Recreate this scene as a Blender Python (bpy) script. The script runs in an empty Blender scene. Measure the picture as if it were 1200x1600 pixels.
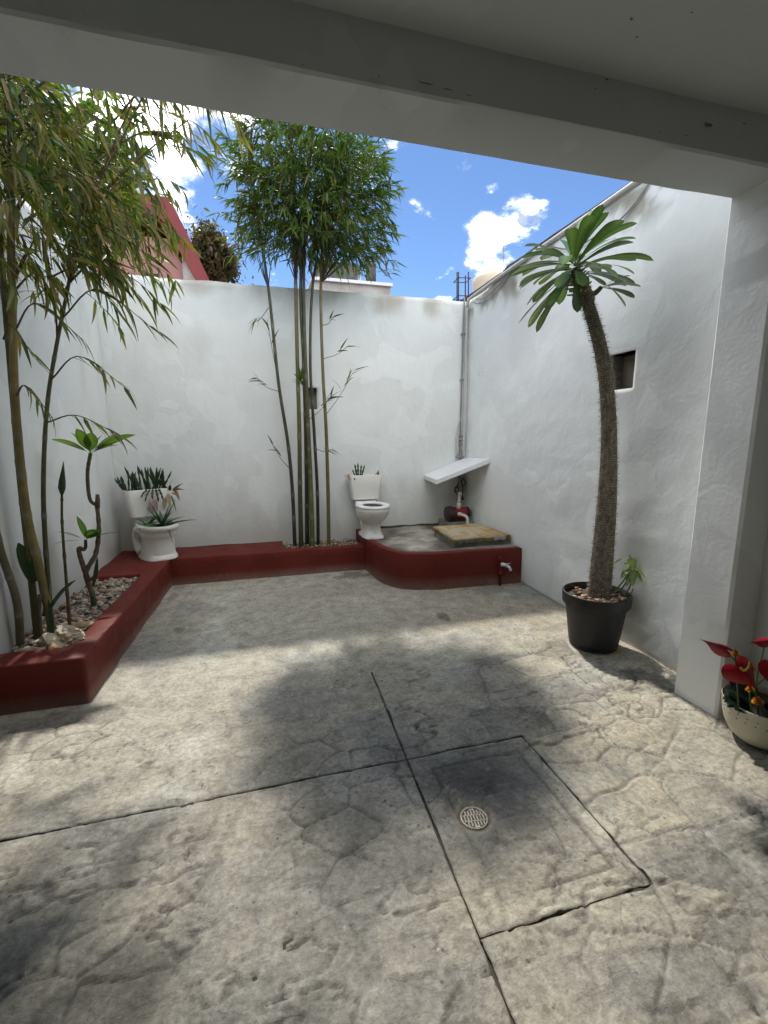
import bpy, bmesh, math, random
import numpy as np
from mathutils import Vector, Matrix, Quaternion

random.seed(7)
sc = bpy.context.scene
col = sc.collection

# ------------------------------------------------------------------ camera
cam_d = bpy.data.cameras.new('camera')
cam = bpy.data.objects.new('camera', cam_d)
col.objects.link(cam)
cam_d.sensor_fit = 'VERTICAL'
cam_d.sensor_height = 24.0
cam_d.lens = 708.55 / 1600 * 24.0
cam_d.clip_start = 0.02
cam_d.clip_end = 2000
YAW, PIT, ROL = 0.26797, 0.16309, 0.00612
_f = Vector((math.sin(YAW) * math.cos(PIT), math.cos(YAW) * math.cos(PIT), -math.sin(PIT)))
_r = Vector((math.cos(YAW), -math.sin(YAW), 0))
_d = _f.cross(_r)
_rr = math.cos(ROL) * _r + math.sin(ROL) * _d
_dd = -math.sin(ROL) * _r + math.cos(ROL) * _d
m3 = Matrix((_rr, -_dd, -_f)).transposed()
cam.matrix_world = Matrix.Translation((0, 0, 1.5)) @ m3.to_4x4()
sc.camera = cam

# ------------------------------------------------------------------ sun, sky, exposure
SUN_TRAVEL = Vector((0.025, -1.0, -1.388)).normalized()
sun_d = bpy.data.lights.new('sun', 'SUN')
sun_d.energy = 2.0
sun_d.angle = math.radians(2.2)
sun_d.color = (1.0, 0.95, 0.87)
sun = bpy.data.objects.new('sun', sun_d)
col.objects.link(sun)
sun.rotation_euler = SUN_TRAVEL.to_track_quat('-Z', 'Y').to_euler()
sun.location = (0, 8, 14)

sc.view_settings.view_transform = 'Standard'
sc.view_settings.look = 'None'
sc.view_settings.gamma = 1.0
sc.view_settings.exposure = 0.98
sc.view_settings.use_curve_mapping = False

world = bpy.data.worlds.new('World')
sc.world = world
world.use_nodes = True
wn, wl = world.node_tree.nodes, world.node_tree.links
wn.clear()
wout = wn.new('ShaderNodeOutputWorld')
sky = wn.new('ShaderNodeTexSky')
sky.sky_type = 'NISHITA'
sky.sun_disc = False
sky.sun_elevation = math.asin(-SUN_TRAVEL.z)
sky.sun_rotation = math.atan2(-SUN_TRAVEL.x, -SUN_TRAVEL.y)
sky.altitude = 2000
sky.air_density = 1.0
sky.dust_density = 0.0
sky.ozone_density = 6.0
bg_sky = wn.new('ShaderNodeBackground')
bg_sky.inputs['Strength'].default_value = 0.089
wl.new(sky.outputs[0], bg_sky.inputs['Color'])
bg_cl = wn.new('ShaderNodeBackground')
tc = wn.new('ShaderNodeTexCoord')
sep = wn.new('ShaderNodeSeparateXYZ')
wl.new(tc.outputs['Generated'], sep.inputs[0])


def wmath(op, a, b=None, c=None, clamp=False):
    n = wn.new('ShaderNodeMath')
    n.operation = op
    n.use_clamp = clamp
    for i, v in enumerate((a, b, c)):
        if v is None:
            continue
        if isinstance(v, (int, float)):
            n.inputs[i].default_value = v
        else:
            wl.new(v, n.inputs[i])
    return n.outputs[0]


def wrange(v, a, b, c, d):
    n = wn.new('ShaderNodeMapRange')
    n.interpolation_type = 'SMOOTHSTEP'
    wl.new(v, n.inputs['Value'])
    n.inputs['From Min'].default_value = a
    n.inputs['From Max'].default_value = b
    n.inputs['To Min'].default_value = c
    n.inputs['To Max'].default_value = d
    return n.outputs[0]


zz = wmath('ADD', wmath('MAXIMUM', sep.outputs['Z'], 0.0), 0.35)
comb = wn.new('ShaderNodeCombineXYZ')
wl.new(wmath('DIVIDE', sep.outputs['X'], zz), comb.inputs[0])
wl.new(wmath('DIVIDE', sep.outputs['Y'], zz), comb.inputs[1])
cn = wn.new('ShaderNodeTexNoise')
cn.inputs['Scale'].default_value = 9.5
cn.inputs['Detail'].default_value = 9
cn.inputs['Roughness'].default_value = 0.6
wl.new(comb.outputs[0], cn.inputs['Vector'])
dens = cn.outputs['Fac']
# where single clouds stand in the sky (directions) and how wide they are; the widest, out of view, are added for soft fill light
CLOUDS = [((0.455, 0.812, 0.362), 0.065, 0.20), ((0.415, 0.838, 0.345), 0.055, 0.18), ((0.48, 0.79, 0.385), 0.035, 0.16), ((0.39, 0.79, 0.47), 0.045, 0.14),
          ((0.325, 0.85, 0.425), 0.035, 0.14), ((0.36, 0.89, 0.275), 0.03, 0.2), ((-0.30, 0.84, 0.50), 0.20, 0.16), ((-0.12, 0.88, 0.50), 0.10, 0.13), ((0.02, 0.87, 0.50), 0.06, 0.12),
          ((0.23, 0.86, 0.46), 0.06, 0.16), ((-0.9, 0.3, 0.5), 0.5, 0.24), ((0.8, -0.2, 0.5), 0.5, 0.24),
          ((0.2, -0.85, 0.5), 0.5, 0.24), ((-0.5, -0.6, 0.6), 0.5, 0.22), ((0.1, -0.1, 1.0), 0.4, 0.2)]
CLEAR = [((0.44, 0.80, 0.43), 0.22, -0.10)]
for d, r, g in CLOUDS + CLEAR:
    dv = Vector(d).normalized()
    dp = wn.new('ShaderNodeVectorMath')
    dp.operation = 'DOT_PRODUCT'
    dp.inputs[1].default_value = dv
    wl.new(tc.outputs['Generated'], dp.inputs[0])
    dens = wmath('ADD', dens, wrange(dp.outputs['Value'], math.cos(r * 1.5), math.cos(r * 0.3), 0.0, g))
cl_fac = wmath('POWER', wrange(dens, 0.575, 0.82, 0.0, 0.98), 1.9)
cn2 = wn.new('ShaderNodeTexNoise')
cn2.inputs['Scale'].default_value = 11
cn2.inputs['Detail'].default_value = 5
wl.new(comb.outputs[0], cn2.inputs['Vector'])
cr = wn.new('ShaderNodeValToRGB')
cr.color_ramp.elements[0].position = 0.40
cr.color_ramp.elements[0].color = (0.05, 0.058, 0.072, 1)
cr.color_ramp.elements[1].position = 0.74
cr.color_ramp.elements[1].color = (1.0, 0.98, 0.95, 1)
wl.new(cn2.outputs['Fac'], cr.inputs[0])
wl.new(cr.outputs[0], bg_cl.inputs['Color'])
bg_cl.inputs['Strength'].default_value = 6.6
wmix = wn.new('ShaderNodeMixShader')
wl.new(cl_fac, wmix.inputs[0])
wl.new(bg_sky.outputs[0], wmix.inputs[1])
wl.new(bg_cl.outputs[0], wmix.inputs[2])
wl.new(wmix.outputs[0], wout.inputs['Surface'])


# ------------------------------------------------------------------ numpy noise
def _h(ix, iy, seed):
    n = (ix.astype(np.int64) * 374761393 + iy.astype(np.int64) * 668265263 + seed * 1442695041) & 0xFFFFFFFF
    n = ((n ^ (n >> 13)) * 1274126177) & 0xFFFFFFFF
    n = (n ^ (n >> 16)) & 0xFFFFFFFF
    return n / 4294967295.0


def vnoise(x, y, seed=0):
    x = np.asarray(x, float); y = np.asarray(y, float)
    ix, iy = np.floor(x), np.floor(y)
    fx, fy = x - ix, y - iy
    fx = fx * fx * (3 - 2 * fx); fy = fy * fy * (3 - 2 * fy)
    a, b = _h(ix, iy, seed), _h(ix + 1, iy, seed)
    c, d = _h(ix, iy + 1, seed), _h(ix + 1, iy + 1, seed)
    return (a * (1 - fx) + b * fx) * (1 - fy) + (c * (1 - fx) + d * fx) * fy


def fbm(x, y, octv=4, seed=0, gain=0.5):
    s = 0; a = 1; t = 0
    for o in range(octv):
        s = s + a * vnoise(np.asarray(x) * 2 ** o + 17.3 * o, np.asarray(y) * 2 ** o - 9.1 * o, seed + o)
        t += a; a *= gain
    return s / t


def sstep(a, b, x):
    t = np.clip((x - a) / (b - a), 0, 1)
    return t * t * (3 - 2 * t)


def stones(x, y, sx, sy, seed, jit=0.75):
    """irregular stone impressions: (id in 0..1, distance to the joint in cell units)"""
    r = np.floor(y / sy)
    f1 = np.full(x.shape, 9.0); f2 = np.full(x.shape, 9.0); idv = np.zeros(x.shape)
    for dj in (-1, 0, 1):
        rj = r + dj
        off = _h(rj, rj * 0 + 3, seed + 5)
        c0 = np.floor(x / sx - off)
        for di in (-1, 0, 1):
            ci = c0 + di
            px = (ci + off + 0.5 + (_h(ci, rj, seed) - 0.5) * jit) * sx
            py = (rj + 0.5 + (_h(ci, rj, seed + 1) - 0.5) * jit) * sy
            w = 0.8 + 0.4 * _h(ci, rj, seed + 3)
            dx, dy = np.abs(x - px) / sx, np.abs(y - py) / sy
            d = (dx ** 3 + dy ** 3) ** (1 / 3.) * w
            closer = d < f1
            f2 = np.where(closer, f1, np.minimum(f2, d))
            idv = np.where(closer, _h(ci, rj, seed + 7), idv)
            f1 = np.where(closer, d, f1)
    return idv, f2 - f1


# ------------------------------------------------------------------ object helpers
def origin(o):
    v = Vector((0, 0, 0))
    while o is not None:
        v = v + Vector(o.location)
        o = o.parent
    return v


def tag(o, label=None, cat=None, group=None, kind=None):
    if label: o['label'] = label
    if cat: o['category'] = cat
    if group: o['group'] = group
    if kind: o['kind'] = kind
    return o


def thing(name, label, cat, loc=(0, 0, 0), group=None):
    o = bpy.data.objects.new(name, None)
    col.objects.link(o)
    o.empty_display_size = 0.1
    o.location = loc
    return tag(o, label, cat, group)


class MB:
    """collects vertices and faces in world coordinates; build() links them as one mesh object"""

    def __init__(self):
        self.v = []; self.f = []; self.c = []; self.mi = []; self.cur = (1, 1, 1); self.m = 0

    def add(self, vs, fs, color=None):
        b = len(self.v)
        self.v.extend([tuple(p) for p in vs])
        cc = color if color is not None else self.cur
        if isinstance(cc, list):
            self.c.extend(cc)
        else:
            self.c.extend([cc] * len(vs))
        self.f.extend([tuple(i + b for i in f) for f in fs])
        self.mi.extend([self.m] * len(fs))
        return self

    def box(self, lo, hi, color=None, rot=None, piv=None):
        (x0, y0, z0), (x1, y1, z1) = lo, hi
        vs = [Vector(p) for p in ((x0, y0, z0), (x1, y0, z0), (x1, y1, z0), (x0, y1, z0), (x0, y0, z1), (x1, y0, z1), (x1, y1, z1), (x0, y1, z1))]
        if rot is not None:
            pv = Vector(piv) if piv is not None else Vector(((x0 + x1) / 2, (y0 + y1) / 2, (z0 + z1) / 2))
            vs = [rot @ (p - pv) + pv for p in vs]
        return self.add(vs, [(3, 2, 1, 0), (4, 5, 6, 7), (0, 1, 5, 4), (1, 2, 6, 5), (2, 3, 7, 6), (3, 0, 4, 7)], color)

    def tube(self, pts, rad, n=8, cap=True, colors=None, radial=None):
        pts = [Vector(p) for p in pts]
        if isinstance(rad, (int, float)): rad = [rad] * len(pts)
        vs = []; cs = []; fs = []
        up = None
        for i, p in enumerate(pts):
            t = (pts[min(i + 1, len(pts) - 1)] - pts[max(i - 1, 0)])
            if t.length < 1e-9: t = Vector((0, 0, 1))
            t.normalize()
            if up is None:
                up = t.orthogonal().normalized()
            else:
                up = (up - t * up.dot(t))
                up = up.normalized() if up.length > 1e-6 else t.orthogonal().normalized()
            b = t.cross(up)
            for k in range(n):
                a = 2 * math.pi * k / n
                r = rad[i] * (radial(i, k) if radial else 1)
                vs.append(p + up * math.cos(a) * r + b * math.sin(a) * r)
                if colors: cs.append(colors[i])
        m = len(pts)
        for i in range(m - 1):
            for k in range(n):
                k2 = (k + 1) % n
                fs.append((i * n + k, i * n + k2, (i + 1) * n + k2, (i + 1) * n + k))
        if cap:
            fs.append(tuple(range(n - 1, -1, -1)))
            fs.append(tuple((m - 1) * n + k for k in range(n)))
        return self.add(vs, fs, cs if colors else None)

    def lathe(self, c, prof, n=32, sx=1, sy=1, rot=0.0, shift=None, color=None, capb=True, capt=False):
        """prof: (radius, height) list; shift(z)->(dx,dy) optional"""
        c = Vector(c); vs = []; fs = []
        cr_, sr_ = math.cos(rot), math.sin(rot)
        for j, (r, h) in enumerate(prof):
            dx, dy = shift(j) if shift else (0, 0)
            for k in range(n):
                a = 2 * math.pi * k / n
                x, y = r * sx * math.cos(a) + dx, r * sy * math.sin(a) + dy
                vs.append(c + Vector((x * cr_ - y * sr_, x * sr_ + y * cr_, h)))
        m = len(prof)
        for i in range(m - 1):
            for k in range(n):
                k2 = (k + 1) % n
                fs.append((i * n + k, i * n + k2, (i + 1) * n + k2, (i + 1) * n + k))
        if capb: fs.append(tuple(range(n - 1, -1, -1)))
        if capt: fs.append(tuple((m - 1) * n + k for k in range(n)))
        return self.add(vs, fs, color)

    def prism(self, poly, z0, z1, color=None):
        n = len(poly)
        vs = [(x, y, z0) for x, y in poly] + [(x, y, z1) for x, y in poly]
        fs = [tuple(range(n - 1, -1, -1)), tuple(range(n, 2 * n))]
        fs += [(i, (i + 1) % n, n + (i + 1) % n, n + i) for i in range(n)]
        return self.add(vs, fs, color)

    def mesh(self, name, mats, o=(0, 0, 0), smooth=False):
        me = bpy.data.meshes.new(name)
        o = Vector(o)
        me.from_pydata([(p[0] - o.x, p[1] - o.y, p[2] - o.z) for p in self.v], [], self.f)
        ca = me.color_attributes.new('Col', 'FLOAT_COLOR', 'POINT')
        arr = np.ones((len(self.v), 4), np.float32)
        arr[:, :3] = np.array(self.c, np.float32).reshape(-1, 3)
        ca.data.foreach_set('color', arr.ravel())
        if not isinstance(mats, (list, tuple)): mats = [mats]
        for m in mats: me.materials.append(m)
        if len(mats) > 1:
            me.polygons.foreach_set('material_index', self.mi)
        if smooth:
            me.polygons.foreach_set('use_smooth', [True] * len(self.f))
        me.update()
        return me

    def build(self, name, mats, parent=None, smooth=False, bevel=0, loc=None, auto=None):
        if parent is not None:
            o = origin(parent)
        else:
            o = Vector(loc) if loc is not None else Vector((0, 0, 0))
        me = self.mesh(name, mats, o, smooth)
        ob = bpy.data.objects.new(name, me)
        col.objects.link(ob)
        if parent is not None: ob.parent = parent
        else: ob.location = o
        if bevel:
            b = ob.modifiers.new('bevel', 'BEVEL')
            b.width = bevel; b.segments = 2; b.limit_method = 'ANGLE'; b.angle_limit = math.radians(40)
        if auto:
            me.polygons.foreach_set('use_smooth', [True] * len(me.polygons))
            me.set_sharp_from_angle(angle=math.radians(auto))
        return ob


def grid_obj(name, mat, verts, faces, colors, parent=None, smooth=True, kind=None):
    me = bpy.data.meshes.new(name)
    o = origin(parent) if parent is not None else Vector((0, 0, 0))
    me.from_pydata((np.asarray(verts) - np.array(o)).tolist(), [], faces)
    ca = me.color_attributes.new('Col', 'FLOAT_COLOR', 'POINT')
    arr = np.ones((len(verts), 4), np.float32); arr[:, :3] = colors
    ca.data.foreach_set('color', arr.ravel())
    me.materials.append(mat)
    if smooth: me.polygons.foreach_set('use_smooth', [True] * len(me.polygons))
    ob = bpy.data.objects.new(name, me)
    col.objects.link(ob)
    if parent is not None: ob.parent = parent
    if kind: ob['kind'] = kind
    return ob


def spline(pts, n):
    """Catmull-Rom through pts, n samples"""
    P = [Vector(p) for p in pts]
    P = [P[0] * 2 - P[1]] + P + [P[-1] * 2 - P[-2]]
    out = []
    for i in range(n):
        t = i / (n - 1) * (len(P) - 3)
        k = min(int(t), len(P) - 4); u = t - k
        a, b, c, d = P[k:k + 4]
        out.append(0.5 * ((2 * b) + (c - a) * u + (2 * a - 5 * b + 4 * c - d) * u * u + (3 * b - a - 3 * c + d) * u ** 3))
    return out


# ------------------------------------------------------------------ materials
class NT:
    def __init__(self, name):
        self.m = bpy.data.materials.new(name)
        self.m.use_nodes = True
        self.n = self.m.node_tree.nodes; self.l = self.m.node_tree.links
        self.b = self.n['Principled BSDF']; self.out = self.n['Material Output']
        self.tc = self.n.new('ShaderNodeTexCoord')

    def link(self, a, b): self.l.new(a, b)

    def noise(self, scale, detail=4, rough=0.55, vec=None, dist=0, stretch=None):
        t = self.n.new('ShaderNodeTexNoise')
        t.inputs['Scale'].default_value = scale; t.inputs['Detail'].default_value = detail
        t.inputs['Roughness'].default_value = rough; t.inputs['Distortion'].default_value = dist
        v = vec if vec is not None else self.tc.outputs['Object']
        if stretch:
            mp = self.n.new('ShaderNodeMapping'); mp.inputs['Scale'].default_value = stretch
            self.link(v, mp.inputs[0]); v = mp.outputs[0]
        self.link(v, t.inputs['Vector'])
        return t.outputs['Fac']

    def ramp(self, fac, stops):
        r = self.n.new('ShaderNodeValToRGB')
        el = r.color_ramp.elements
        while len(el) < len(stops): el.new(0.5)
        for e, (p, c) in zip(el, stops):
            e.position = p
            e.color = (c, c, c, 1) if isinstance(c, (int, float)) else (*c, 1)
        self.link(fac, r.inputs[0])
        return r.outputs[0]

    def mix(self, a, b, fac, mode='MIX'):
        x = self.n.new('ShaderNodeMix'); x.data_type = 'RGBA'; x.blend_type = mode
        for sock, v in ((x.inputs['Factor'], fac), (x.inputs['A'], a), (x.inputs['B'], b)):
            if isinstance(v, (int, float)): sock.default_value = v
            elif isinstance(v, tuple): sock.default_value = (*v, 1)
            else: self.link(v, sock)
        return x.outputs['Result']

    def attr(self, name='Col'):
        a = self.n.new('ShaderNodeAttribute'); a.attribute_name = name
        return a.outputs['Color']

    def bump(self, h, strength=0.3, dist=0.01, prev=None):
        b = self.n.new('ShaderNodeBump'); b.inputs['Strength'].default_value = strength; b.inputs['Distance'].default_value = dist
        self.link(h, b.inputs['Height'])
        if prev is not None: self.link(prev, b.inputs['Normal'])
        return b.outputs[0]

    def fin(self, color=None, rough=0.6, normal=None, metal=0, spec=None):
        if color is not None:
            if isinstance(color, tuple): self.b.inputs['Base Color'].default_value = (*color, 1)
            else: self.link(color, self.b.inputs['Base Color'])
        if isinstance(rough, (int, float)): self.b.inputs['Roughness'].default_value = rough
        else: self.link(rough, self.b.inputs['Roughness'])
        if normal is not None: self.link(normal, self.b.inputs['Normal'])
        self.b.inputs['Metallic'].default_value = metal
        if spec is not None: self.b.inputs['Specular IOR Level'].default_value = spec
        return self.m


def plaster(name, base, dirt=(0.42, 0.41, 0.38), stainamt=0.5, rel=0.5, streak=0.35):
    t = NT(name)
    big = t.noise(0.9, 5, 0.6)
    fine = t.noise(14, 5, 0.65)
    c = t.mix(base, tuple(x * 0.89 for x in base), t.ramp(big, [(0.35, 0.0), (0.7, 1.0)]))
    spots = t.ramp(t.noise(7, 8, 0.75), [(0.66, 0.0), (0.78, 1.0)])
    c = t.mix(c, dirt, t.mix((0, 0, 0), spots, stainamt))
    st = t.ramp(t.noise(6, 5, 0.6, stretch=(1, 1, 0.09)), [(0.56, 0.0), (0.8, 1.0)])
    c = t.mix(c, tuple(x * 0.8 for x in base), t.mix((0, 0, 0), st, streak))
    vv = t.n.new('ShaderNodeTexVoronoi'); vv.feature = 'DISTANCE_TO_EDGE'; vv.inputs['Scale'].default_value = 1.1
    wv = t.n.new('ShaderNodeTexNoise'); wv.inputs['Scale'].default_value = 3; wv.inputs['Detail'].default_value = 7
    t.link(t.tc.outputs['Object'], wv.inputs['Vector'])
    t.link(t.mix(t.tc.outputs['Object'], wv.outputs['Color'], 0.35, 'ADD'), vv.inputs['Vector'])
    hc = t.mix((0, 0, 0), t.ramp(vv.outputs['Distance'], [(0.0, 1.0), (0.004, 0.0)]), t.ramp(t.noise(1.3, 3), [(0.56, 0.0), (0.66, 1.0)]))
    c = t.mix(c, tuple(x * 0.5 for x in base), t.mix((0, 0, 0), hc, 0.35))
    patch = t.ramp(t.noise(1.7, 3, 0.4, dist=0.5), [(0.55, 0.0), (0.565, 1.0)])
    c = t.mix(c, tuple(min(1, x * 1.045) for x in base), t.mix((0, 0, 0), patch, 0.6))
    c = t.mix(c, t.attr(), 1.0, 'MULTIPLY')
    n1 = t.bump(t.noise(5, 6, 0.6, dist=0.6), 0.35 * rel, 0.03)
    n1 = t.bump(patch, 0.25 * rel, 0.004, n1)
    n2 = t.bump(fine, 0.3 * rel, 0.008, n1)
    n3 = t.bump(t.noise(70, 3, 0.6), 0.25 * rel, 0.003, n2)
    return t.fin(c, 0.85, n3, spec=0.25)


M = {}
M['plaster'] = plaster('white_plaster', (0.74, 0.765, 0.745), rel=0.8, stainamt=0.6)
M['plaster_rough'] = plaster('white_plaster_hand_trowelled', (0.84, 0.86, 0.85), rel=0.55, stainamt=0.25, streak=0.15)
M['ceiling'] = plaster('painted_ceiling', (0.64, 0.665, 0.66), dirt=(0.3, 0.3, 0.29), stainamt=0.45, rel=0.4, streak=0.0)
M['pillar'] = plaster('orange_peel_plaster', (0.88, 0.89, 0.88), stainamt=0.12, rel=0.6, streak=0.1)


def floor_mat():
    t = NT('stamped_concrete')
    c = t.attr()
    fine = t.noise(46, 8, 0.75)
    mid = t.noise(9, 10, 0.7, dist=0.3)
    c = t.mix(c, t.ramp(fine, [(0.30, 0.45), (0.5, 1.0), (0.70, 1.55)]), 0.75, 'MULTIPLY')
    c = t.mix(c, t.ramp(mid, [(0.34, 0.62), (0.5, 1.0), (0.66, 1.34)]), 0.85, 'MULTIPLY')
    wh = t.ramp(t.noise(13, 9, 0.76, dist=0.4), [(0.555, 0.0), (0.66, 1.0)])
    c = t.mix(c, (0.55, 0.54, 0.50), t.mix((0, 0, 0), wh, 0.42))
    dk = t.ramp(t.noise(10, 10, 0.8, dist=0.3, stretch=(0.8, 1.5, 1)), [(0.585, 0.0), (0.66, 1.0)])
    c = t.mix(c, (0.085, 0.082, 0.073), t.mix((0, 0, 0), dk, 0.6))
    sp = t.n.new('ShaderNodeTexVoronoi'); sp.inputs['Scale'].default_value = 26
    t.link(t.tc.outputs['Object'], sp.inputs['Vector'])
    pick = t.ramp(t.noise(5, 3, 0.6), [(0.50, 0.0), (0.60, 1.0)])
    dot = t.ramp(sp.outputs['Distance'], [(0.10, 1.0), (0.20, 0.0)])
    pit = t.mix((0, 0, 0), dot, pick)
    c = t.mix(c, (0.05, 0.05, 0.05), t.mix((0, 0, 0), pit, 0.75))
    sp2 = t.n.new('ShaderNodeTexVoronoi'); sp2.inputs['Scale'].default_value = 6
    t.link(t.tc.outputs['Object'], sp2.inputs['Vector'])
    c = t.mix(c, (0.62, 0.61, 0.57), t.ramp(sp2.outputs['Distance'], [(0.022, 0.7), (0.036, 0.0)]))
    # hairline cleft edges, broken up so that only stretches of them show
    vv = t.n.new('ShaderNodeTexVoronoi'); vv.feature = 'DISTANCE_TO_EDGE'; vv.inputs['Scale'].default_value = 4.2
    mp = t.n.new('ShaderNodeMapping'); mp.inputs['Scale'].default_value = (0.8, 1.35, 1)
    wv = t.n.new('ShaderNodeTexNoise'); wv.inputs['Scale'].default_value = 7; wv.inputs['Detail'].default_value = 6
    t.link(t.tc.outputs['Object'], wv.inputs['Vector'])
    t.link(t.mix(t.tc.outputs['Object'], wv.outputs['Color'], 0.11, 'ADD'), mp.inputs[0]); t.link(mp.outputs[0], vv.inputs['Vector'])
    cl_ = t.ramp(vv.outputs['Distance'], [(0.0, 1.0), (0.011, 0.0)])
    cl_ = t.mix((0, 0, 0), cl_, t.ramp(t.noise(3.3, 5, 0.65), [(0.53, 0.0), (0.60, 1.0)]))
    c = t.mix(c, (0.045, 0.042, 0.036), t.mix((0, 0, 0), cl_, 0.4))
    flake = t.ramp(t.noise(3.6, 10, 0.66, dist=0.25, stretch=(0.75, 1.7, 1)), [(0.38, 0.0), (0.455, 0.40), (0.475, 0.62), (0.54, 0.7), (0.56, 0.9), (0.64, 1.0)])
    n0 = t.bump(flake, 0.45, 0.008)
    n1 = t.bump(fine, 0.6, 0.006, t.bump(mid, 0.6, 0.012, t.bump(dk, -0.5, 0.006, n0)))
    n1 = t.bump(cl_, -0.8, 0.006, n1)
    n2 = t.bump(t.noise(90, 5, 0.7), 0.45, 0.003, n1)
    n3 = t.bump(pit, -0.6, 0.004, n2)
    rg = t.ramp(t.noise(5, 5, 0.6), [(0.3, 0.42), (0.7, 0.72)])
    return t.fin(c, rg, n3, spec=0.4)


M['floor'] = floor_mat()


def simple(name, c1, c2, scale=8, rough=0.6, bump=0.2, bscale=30, attr=False, metal=0, spec=None, lo=0.35, hi=0.68):
    t = NT(name)
    c = t.mix(c1, c2, t.ramp(t.noise(scale, 6, 0.65), [(lo, 0.0), (hi, 1.0)]))
    if attr: c = t.mix(c, t.attr(), 1.0, 'MULTIPLY')
    nrm = t.bump(t.noise(bscale, 5, 0.6), bump, 0.006) if bump else None
    return t.fin(c, rough, nrm, metal, spec)


def redpaint():
    t = NT('oxide_red_paint')
    c = t.mix((0.112, 0.014, 0.009), (0.140, 0.021, 0.014), t.ramp(t.noise(3, 5, 0.6), [(0.35, 0.0), (0.7, 1.0)]))
    c = t.mix(c, (0.20, 0.040, 0.026), t.mix((0, 0, 0), t.ramp(t.noise(9, 9, 0.78), [(0.52, 0.0), (0.70, 1.0)]), 0.65))
    c = t.mix(c, (0.05, 0.018, 0.015), t.mix((0, 0, 0), t.ramp(t.noise(28, 6, 0.7), [(0.68, 0.0), (0.76, 1.0)]), 0.6))
    c = t.mix(c, t.attr(), 1.0, 'MULTIPLY')
    n1 = t.bump(t.noise(6, 5, 0.6), 0.35, 0.015)
    n2 = t.bump(t.noise(60, 4, 0.6), 0.2, 0.003, n1)
    return t.fin(c, t.ramp(t.noise(9, 4), [(0.3, 0.5), (0.7, 0.75)]), n2, spec=0.25)


M['red'] = redpaint()
M['dark_gap'] = simple('joint_dirt', (0.045, 0.040, 0.034), (0.13, 0.118, 0.098), 7, 0.95, 0.3)
M['soil'] = simple('dark_soil', (0.05, 0.04, 0.03), (0.10, 0.08, 0.06), 25, 0.95, 0.6, 60)
M['earth'] = simple('dry_earth', (0.20, 0.17, 0.13), (0.28, 0.24, 0.19), 1, 0.95, 0.3, 4)
M['concrete'] = simple('weathered_concrete', (0.15, 0.14, 0.115), (0.33, 0.31, 0.27), 5, 0.9, 0.6, 45, attr=True)
M['concrete_dark'] = simple('mould_stained_concrete', (0.035, 0.036, 0.036), (0.17, 0.165, 0.16), 3, 0.95, 0.5, 20)
M['pebble'] = simple('pebble_stone', (0.8, 0.8, 0.8), (1.15, 1.12, 1.08), 30, 0.75, 0.25, 60, attr=True)
M['porcelain'] = simple('white_porcelain', (0.70, 0.69, 0.64), (0.74, 0.73, 0.69), 4, 0.16, 0.0, attr=True)
M['seat'] = simple('white_seat_plastic', (0.78, 0.78, 0.76), (0.80, 0.80, 0.78), 4, 0.3, 0.0)
M['whitepaint'] = simple('white_painted_board', (0.74, 0.76, 0.77), (0.68, 0.70, 0.70), 6, 0.55, 0.15)
M['pipe'] = simple('weathered_white_pipe', (0.55, 0.54, 0.51), (0.42, 0.41, 0.38), 9, 0.5, 0.1)
M['pipegrey'] = simple('grey_pipe', (0.26, 0.26, 0.25), (0.19, 0.19, 0.185), 9, 0.5, 0.1)
M['pvc'] = simple('cream_pvc', (0.66, 0.63, 0.55), (0.58, 0.55, 0.47), 12, 0.4, 0.0)
M['rubber'] = simple('black_cable', (0.015, 0.015, 0.016), (0.03, 0.03, 0.03), 9, 0.6, 0.0)
M['pumpred'] = simple('red_pump_enamel', (0.30, 0.016, 0.018), (0.22, 0.012, 0.016), 14, 0.4, 0.1)
M['pumpdark'] = simple('dark_pump_housing', (0.03, 0.014, 0.014), (0.05, 0.03, 0.03), 14, 0.5, 0.1)
M['steel'] = simple('worn_steel', (0.50, 0.45, 0.36), (0.28, 0.25, 0.20), 60, 0.45, 0.3, 90, metal=0.5)
M['chrome'] = simple('dull_chrome', (0.55, 0.54, 0.52), (0.42, 0.41, 0.4), 20, 0.3, 0.0, metal=0.9)
M['rust'] = simple('rusty_rebar', (0.04, 0.03, 0.025), (0.075, 0.045, 0.032), 30, 0.9, 0.3)
M['blackpot'] = simple('black_nursery_plastic', (0.010, 0.010, 0.011), (0.02, 0.02, 0.021), 9, 0.48, 0.12, 20)
M['bowl'] = simple('cream_enamel', (0.50, 0.48, 0.37), (0.56, 0.54, 0.43), 5, 0.35, 0.0)
M['hole'] = simple('dark_hole', (0.012, 0.011, 0.010), (0.02, 0.02, 0.02), 9, 0.9, 0.0)
M['bark'] = simple('grey_brown_bark', (0.085, 0.07, 0.052), (0.17, 0.145, 0.11), 35, 0.9, 0.6, 60, attr=True)
M['culm'] = simple('bamboo_culm', (0.75, 0.75, 0.75), (1.2, 1.2, 1.15), 9, 0.45, 0.15, 40, attr=True)
M['spine'] = simple('grey_spines', (0.34, 0.31, 0.25), (0.46, 0.43, 0.36), 30, 0.7, 0.0)
M['pinkwall'] = simple('pink_wall_paint', (0.42, 0.21, 0.19), (0.36, 0.18, 0.165), 0.8, 0.85, 0.2, 6)
M['redwall'] = simple('red_fascia_paint', (0.23, 0.035, 0.04), (0.18, 0.028, 0.032), 0.8, 0.7, 0.2, 6)
M['greywhite'] = simple('streaked_whitewash', (0.50, 0.47, 0.44), (0.30, 0.27, 0.25), 2.5, 0.9, 0.2, 8)
M['cream_tank'] = simple('cream_tank_plastic', (0.62, 0.52, 0.38), (0.55, 0.46, 0.34), 2, 0.5, 0.0)
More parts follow.
